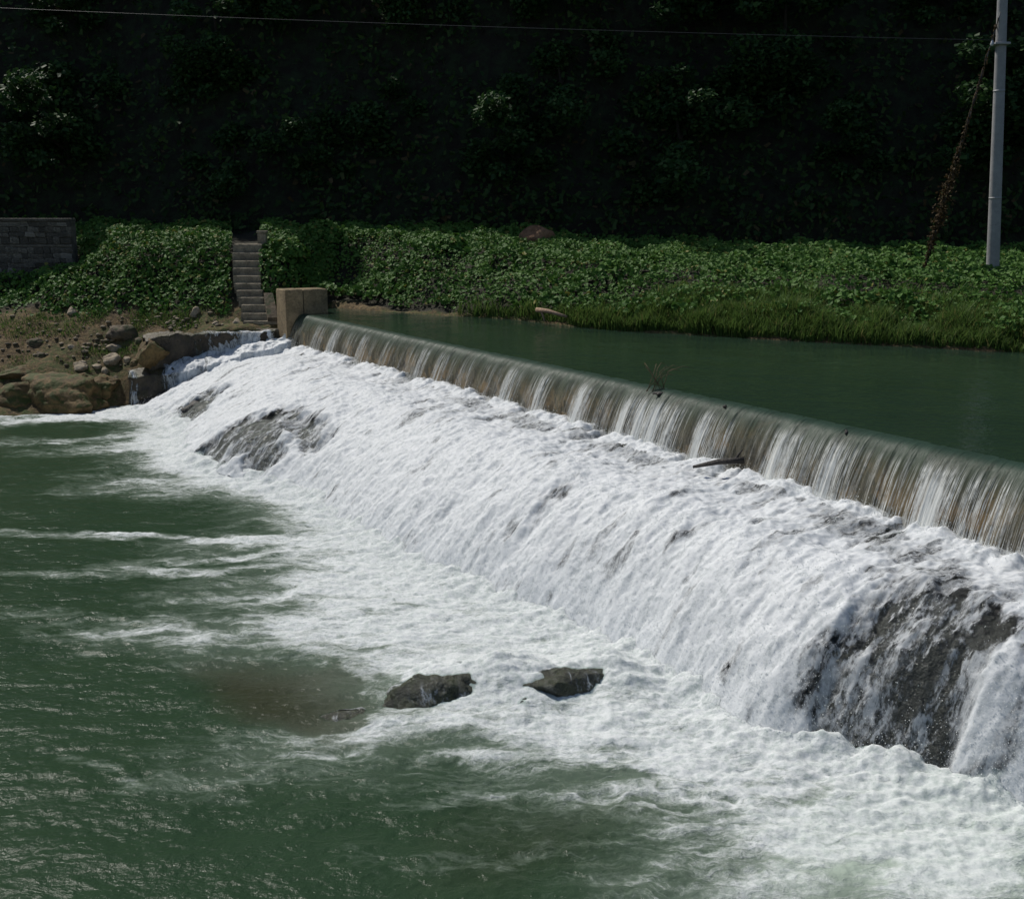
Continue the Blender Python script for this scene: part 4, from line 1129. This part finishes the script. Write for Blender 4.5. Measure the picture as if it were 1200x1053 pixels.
def tree_meshes(seed, h):
    r = np.random.default_rng(seed)
    mb = MB()
    pts = np.array([(0, 0, -.8), (r.normal(0, .1), -.1, h*.3), (r.normal(0, .25), -.5, h*.62), (r.normal(0, .3), -.8, h*.9)])
    mb.tube(pts, [.19, .15, .10, .04], 7)
    tips = [pts[-1]]
    for q in range(7):
        a = r.uniform(0, 6.28); z0 = r.uniform(.35, .8)
        b = np.array([np.interp(z0, [0, .3, .62, .9], pts[:, c]) for c in range(3)]); b[2] = h*z0
        e = b + np.array([math.cos(a), math.sin(a), 0])*r.uniform(.8, 1.7) + [0, -.3, r.uniform(.2, .9)]
        mb.tube([b, (b+e)/2 + [0, 0, .12], e], [.06, .04, .015], 5); tips.append(e)
    tr = bpy.data.meshes.new('trunk'); tr.from_pydata(np.concatenate(mb.v).tolist(), [], mb.f); tr.materials.append(M['bark'])
    C = []
    for e in tips:
        for _ in range(3):
            c = e + r.normal(0, .45, 3); R0 = r.uniform(.45, .95)
            m = int(460*R0*R0)
            d = r.normal(size=(m, 3)); d /= np.linalg.norm(d, axis=1)[:, None]
            C.append(c + d*(r.random(m)**.4)[:, None]*R0*np.array([1, 1, .65]))
    C = np.concatenate(C)
    V, F, T = leaves(C, np.tile([0, -.3, .9], (len(C), 1)), r.uniform(.10, .22, len(C)), r.random(len(C)), QUAD*[1.6, 1, 1], QUAD_F, .55, r)
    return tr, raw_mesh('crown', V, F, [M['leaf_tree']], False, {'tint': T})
TV = [tree_meshes(300+q, hh) for q, hh in enumerate((4.2, 5.2, 6.2, 5.0, 7.0, 3.6))]
r = np.random.default_rng(51)
def put_tree(ix, jx, kk, sc, lab, grp):
    P = H_P[ix, jx] + np.array([0, 1.9, 0])
    t = empty('tree', P, r.uniform(-.6, .6)); t.scale = (sc, sc, sc)
    obj('trunk', TV[kk][0], t); obj('crown', TV[kk][1], t)
    tag(t, lab, 'tree', grp)
for row, (jx, nn) in enumerate(((3, 15), (9, 15), (14, 15), (19, 15), (23, 13))):
    for q in range(nn):
        x = -48 + 96*(q + r.uniform(.15, .85))/nn
        ix = int(np.clip(np.searchsorted(HX, x), 1, 148))
        hid = row > 3
        put_tree(ix, jx + int(r.integers(-1, 2)), int(r.integers(0, 6)), r.uniform(.8, 1.25) - .28*(row > 3),
                 'leafy tree in deep shade on the steep wooded hillside' if not hid else 'tall tree near the top of the wooded hill', 'trees on the shaded hillside' if not hid else 'trees on the hill crest')

# bare earth slip at the hill foot
M['red_earth'] = rock_mat('red_earth', (.16, .08, .04), (.30, .17, .09), None, 0, 2)
p = aty(630, 276, 43.5); rock('earth_slip', (p[0], p[1]+.8, p[2]-.2), (1.6, 1.5, 1.3), 91, M['red_earth'], 'bare reddish brown earth slip at the foot of the dark hill', 'earth', ic=ICO4)

# ------------------------------------------------------------------ pole, wires
pb_, pt_ = aty(1163, 322, 32.5), aty(1175.5, -20, 32.5)
ax = (pt_-pb_)/np.linalg.norm(pt_-pb_)
pole = empty('utility_pole', pb_ - [0, 0, .6])
base_p = pb_ - ax*.6; top_p = pb_ + ax*(np.linalg.norm(pt_-pb_) + .6)
mb = MB(); kk = np.linspace(0, 1, 12); mb.tube([base_p + (top_p-base_p)*q for q in kk], .185 - .055*kk, 20)
mb.build('shaft', M['pole_concrete'], pole, True)
for q in (.30, .62):
    c_ = base_p + (top_p-base_p)*q; MB().tube([c_, c_ + ax*.05], [.19-.055*q]*2, 20).build('band', M['metal'], pole, True)
cl_ = aty(1173.5, 52, 32.5)
MB().box(cl_ + [-.05, -.05, 0], (.42, .36, .06), 0, .01).build('clamp', M['metal'], pole)
ins = MB(); ins.tube([cl_ + [-.28, -.05, -.06], cl_ + [-.28, -.05, .0], cl_ + [-.28, -.05, .05], cl_ + [-.28, -.05, .1]], [.03, .05, .03, .02], 10)
ins.build('insulator', M['porcelain'], pole, True)
tag(pole, 'tall grey tapered concrete utility pole behind the vines', 'utility pole')

M['cable'].node_tree.nodes['Principled BSDF'].inputs['Base Color'].default_value = (.07, .07, .08, 1)
w1 = cl_ + [-.28, -.05, .1]; w0 = aty(-140, 3, 33.5)
ts = np.linspace(0, 1, 40)[:, None]
wp = w0*(1-ts) + w1*ts; wp[:, 2] -= (4*ts*(1-ts))[:, 0]*.10
wire = empty('power_line', (w0+w1)/2)
MB().tube(wp, .0048, 5).build('cable', M['cable'], wire, True)
tag(wire, 'single thin power line running across the dark hillside to the pole', 'cable')

g0, g1 = aty(1172.5, 14, 32.4), aty(1084, 312, 33.2)
gw = empty('guy_wire', g1)
ts = np.linspace(0, 1, 30)[:, None]
MB().tube(g0*(1-ts) + g1*ts, .014, 5).build('cable', M['cable'], gw, True)
r = np.random.default_rng(61); vp = MB()
for q in range(4):
    ph = r.uniform(0, 6.28); a0 = r.uniform(.08, .3) if q else .02; tt = np.linspace(a0, 1.0, 70)
    rad = .03 + .05*np.exp(-((tt-.72)/.2)**2)
    pts = g0[None]*(1-tt[:, None]) + g1[None]*tt[:, None]
    pts = pts + np.stack([rad*np.cos(ph+tt*40), rad*np.sin(ph+tt*40), 0*tt], 1) + r.normal(0, .008, (70, 3))
    vp.tube(pts, .012, 4)
vine = vp.build('creeper_stem', M['dry_vine'], gw, True)
tt = np.clip(np.concatenate([r.uniform(.05, 1, 250), r.normal(.74, .13, 750)]), .03, 1.0)
C = g0[None]*(1-tt[:, None]) + g1[None]*tt[:, None] + r.normal(0, 1, (1000, 3))*(.025 + .085*np.exp(-((tt-.74)/.16)**2))[:, None]
V, F, T = leaves(C - np.array(gw.location), np.tile([0, -.5, .6], (1000, 1)), r.uniform(.05, .11, 1000), r.random(1000), tilt=.8, r=r)
lv = obj('creeper_leaves', raw_mesh('creeper_leaves', V, F, [M['leaf_dry']], False, {'tint': T}), gw); lv['kind'] = 'stuff'
tag(gw, 'slanting guy wire wrapped in dry brown creeper left of the pole', 'guy wire')

# ------------------------------------------------------------------ driftwood and debris
dw = empty('driftwood_branch', atz(650, 372, ZU))
a, b = aty(629, 363, 34.2), aty(664, 371, 33.3)
MB().tube([a, a*.6+b*.4+[0, 0, .04], b], [.075, .065, .04], 8).build('limb', M['driftwood'], dw, True)
c_ = a*.85+b*.15
MB().tube([c_, c_+[.06, -.1, -.15], c_+[.1, -.15, -.32]], [.04, .03, .02], 7).build('fork', M['driftwood'], dw, True)
tag(dw, 'pale forked driftwood branch lying at the far waterline', 'driftwood')
pl = empty('drift_log', W(*on_shelf(848, 548), 2.05))
a, b = aty(812, 549, W(22, .5, 0)[1]-.3), aty(872, 541, W(22.4, .4, 0)[1]-.2)
a[2] += .03; b[2] += .03
MB().tube([a, a*.5+b*.5+[0, 0, .03], b], [.025, .05, .06], 8).build('trunk', M['wet_wood'], pl, True)
MB().tube([b*.8+a*.2, b*.9+a*.1+[0, .05, .1], b+[-.02, .08, .16]], [.03, .02, .01], 6).build('stub', M['wet_wood'], pl, True)
tag(pl, 'dark wet log stranded on the shelf below the weir', 'log')
p = W(*on_shelf(878, 549), 2.0); rock('rock', (p[0]+.1, p[1]+.08, 2.0), (.55, .4, .42), 95, M['wet_boulder'], 'dark brown rock at the weir foot behind the stranded log', 'rock', ic=ICO4)
for px, py, lab, q in ((990, 503, 'dark twig snag caught on the crest, nearest one to the camera', 5), (838, 474, 'small dark twig snag on the crest right of the reeds', 4), (790, 456, 'flat dark twig snag on the crest under the dead reeds', 6)):
    P = atz(px, py, ZU); s0, _ = to_st(P); P = W(s0, -.17, ZU-.055)
    e = empty('twig_snag', P)
    P[2] -= .01
    for z in range(q):
        d = np.array([random.uniform(-.13, .13), random.uniform(-.12, .12), random.uniform(.0, .06)]) if px != 790 else np.array([random.uniform(-.3, .3), random.uniform(-.2, .2), random.uniform(.0, .06)])
        d = d*.75; MB().tube([P - d*.5, P + d*.3 + [0, 0, .015], P + d], [.03, .028, .012], 6).build('twig', M['wet_wood'], e, True)
    tag(e, lab, 'twigs', 'twig snags caught on the weir crest')
P = W(to_st(atz(782, 454, ZU))[0], -.2, ZU-.05); e = empty('dead_reeds', P)
for q in range(9):
    a = random.uniform(-.5, 1.0); ln = random.uniform(.35, .75)
    MB().tube([P + [random.uniform(-.2, .25), 0, 0], P + [a*ln*.45, .1, ln*.6], P + [a*ln*.9+.06, .2, ln*.75], P + [a*ln*1.2+.15, .25, ln*.66]], [.008, .007, .006, .003], 4).build('stalk', M['dry_stem'], e, True)
tag(e, 'thin brown dead reeds standing on the weir crest', 'reeds')
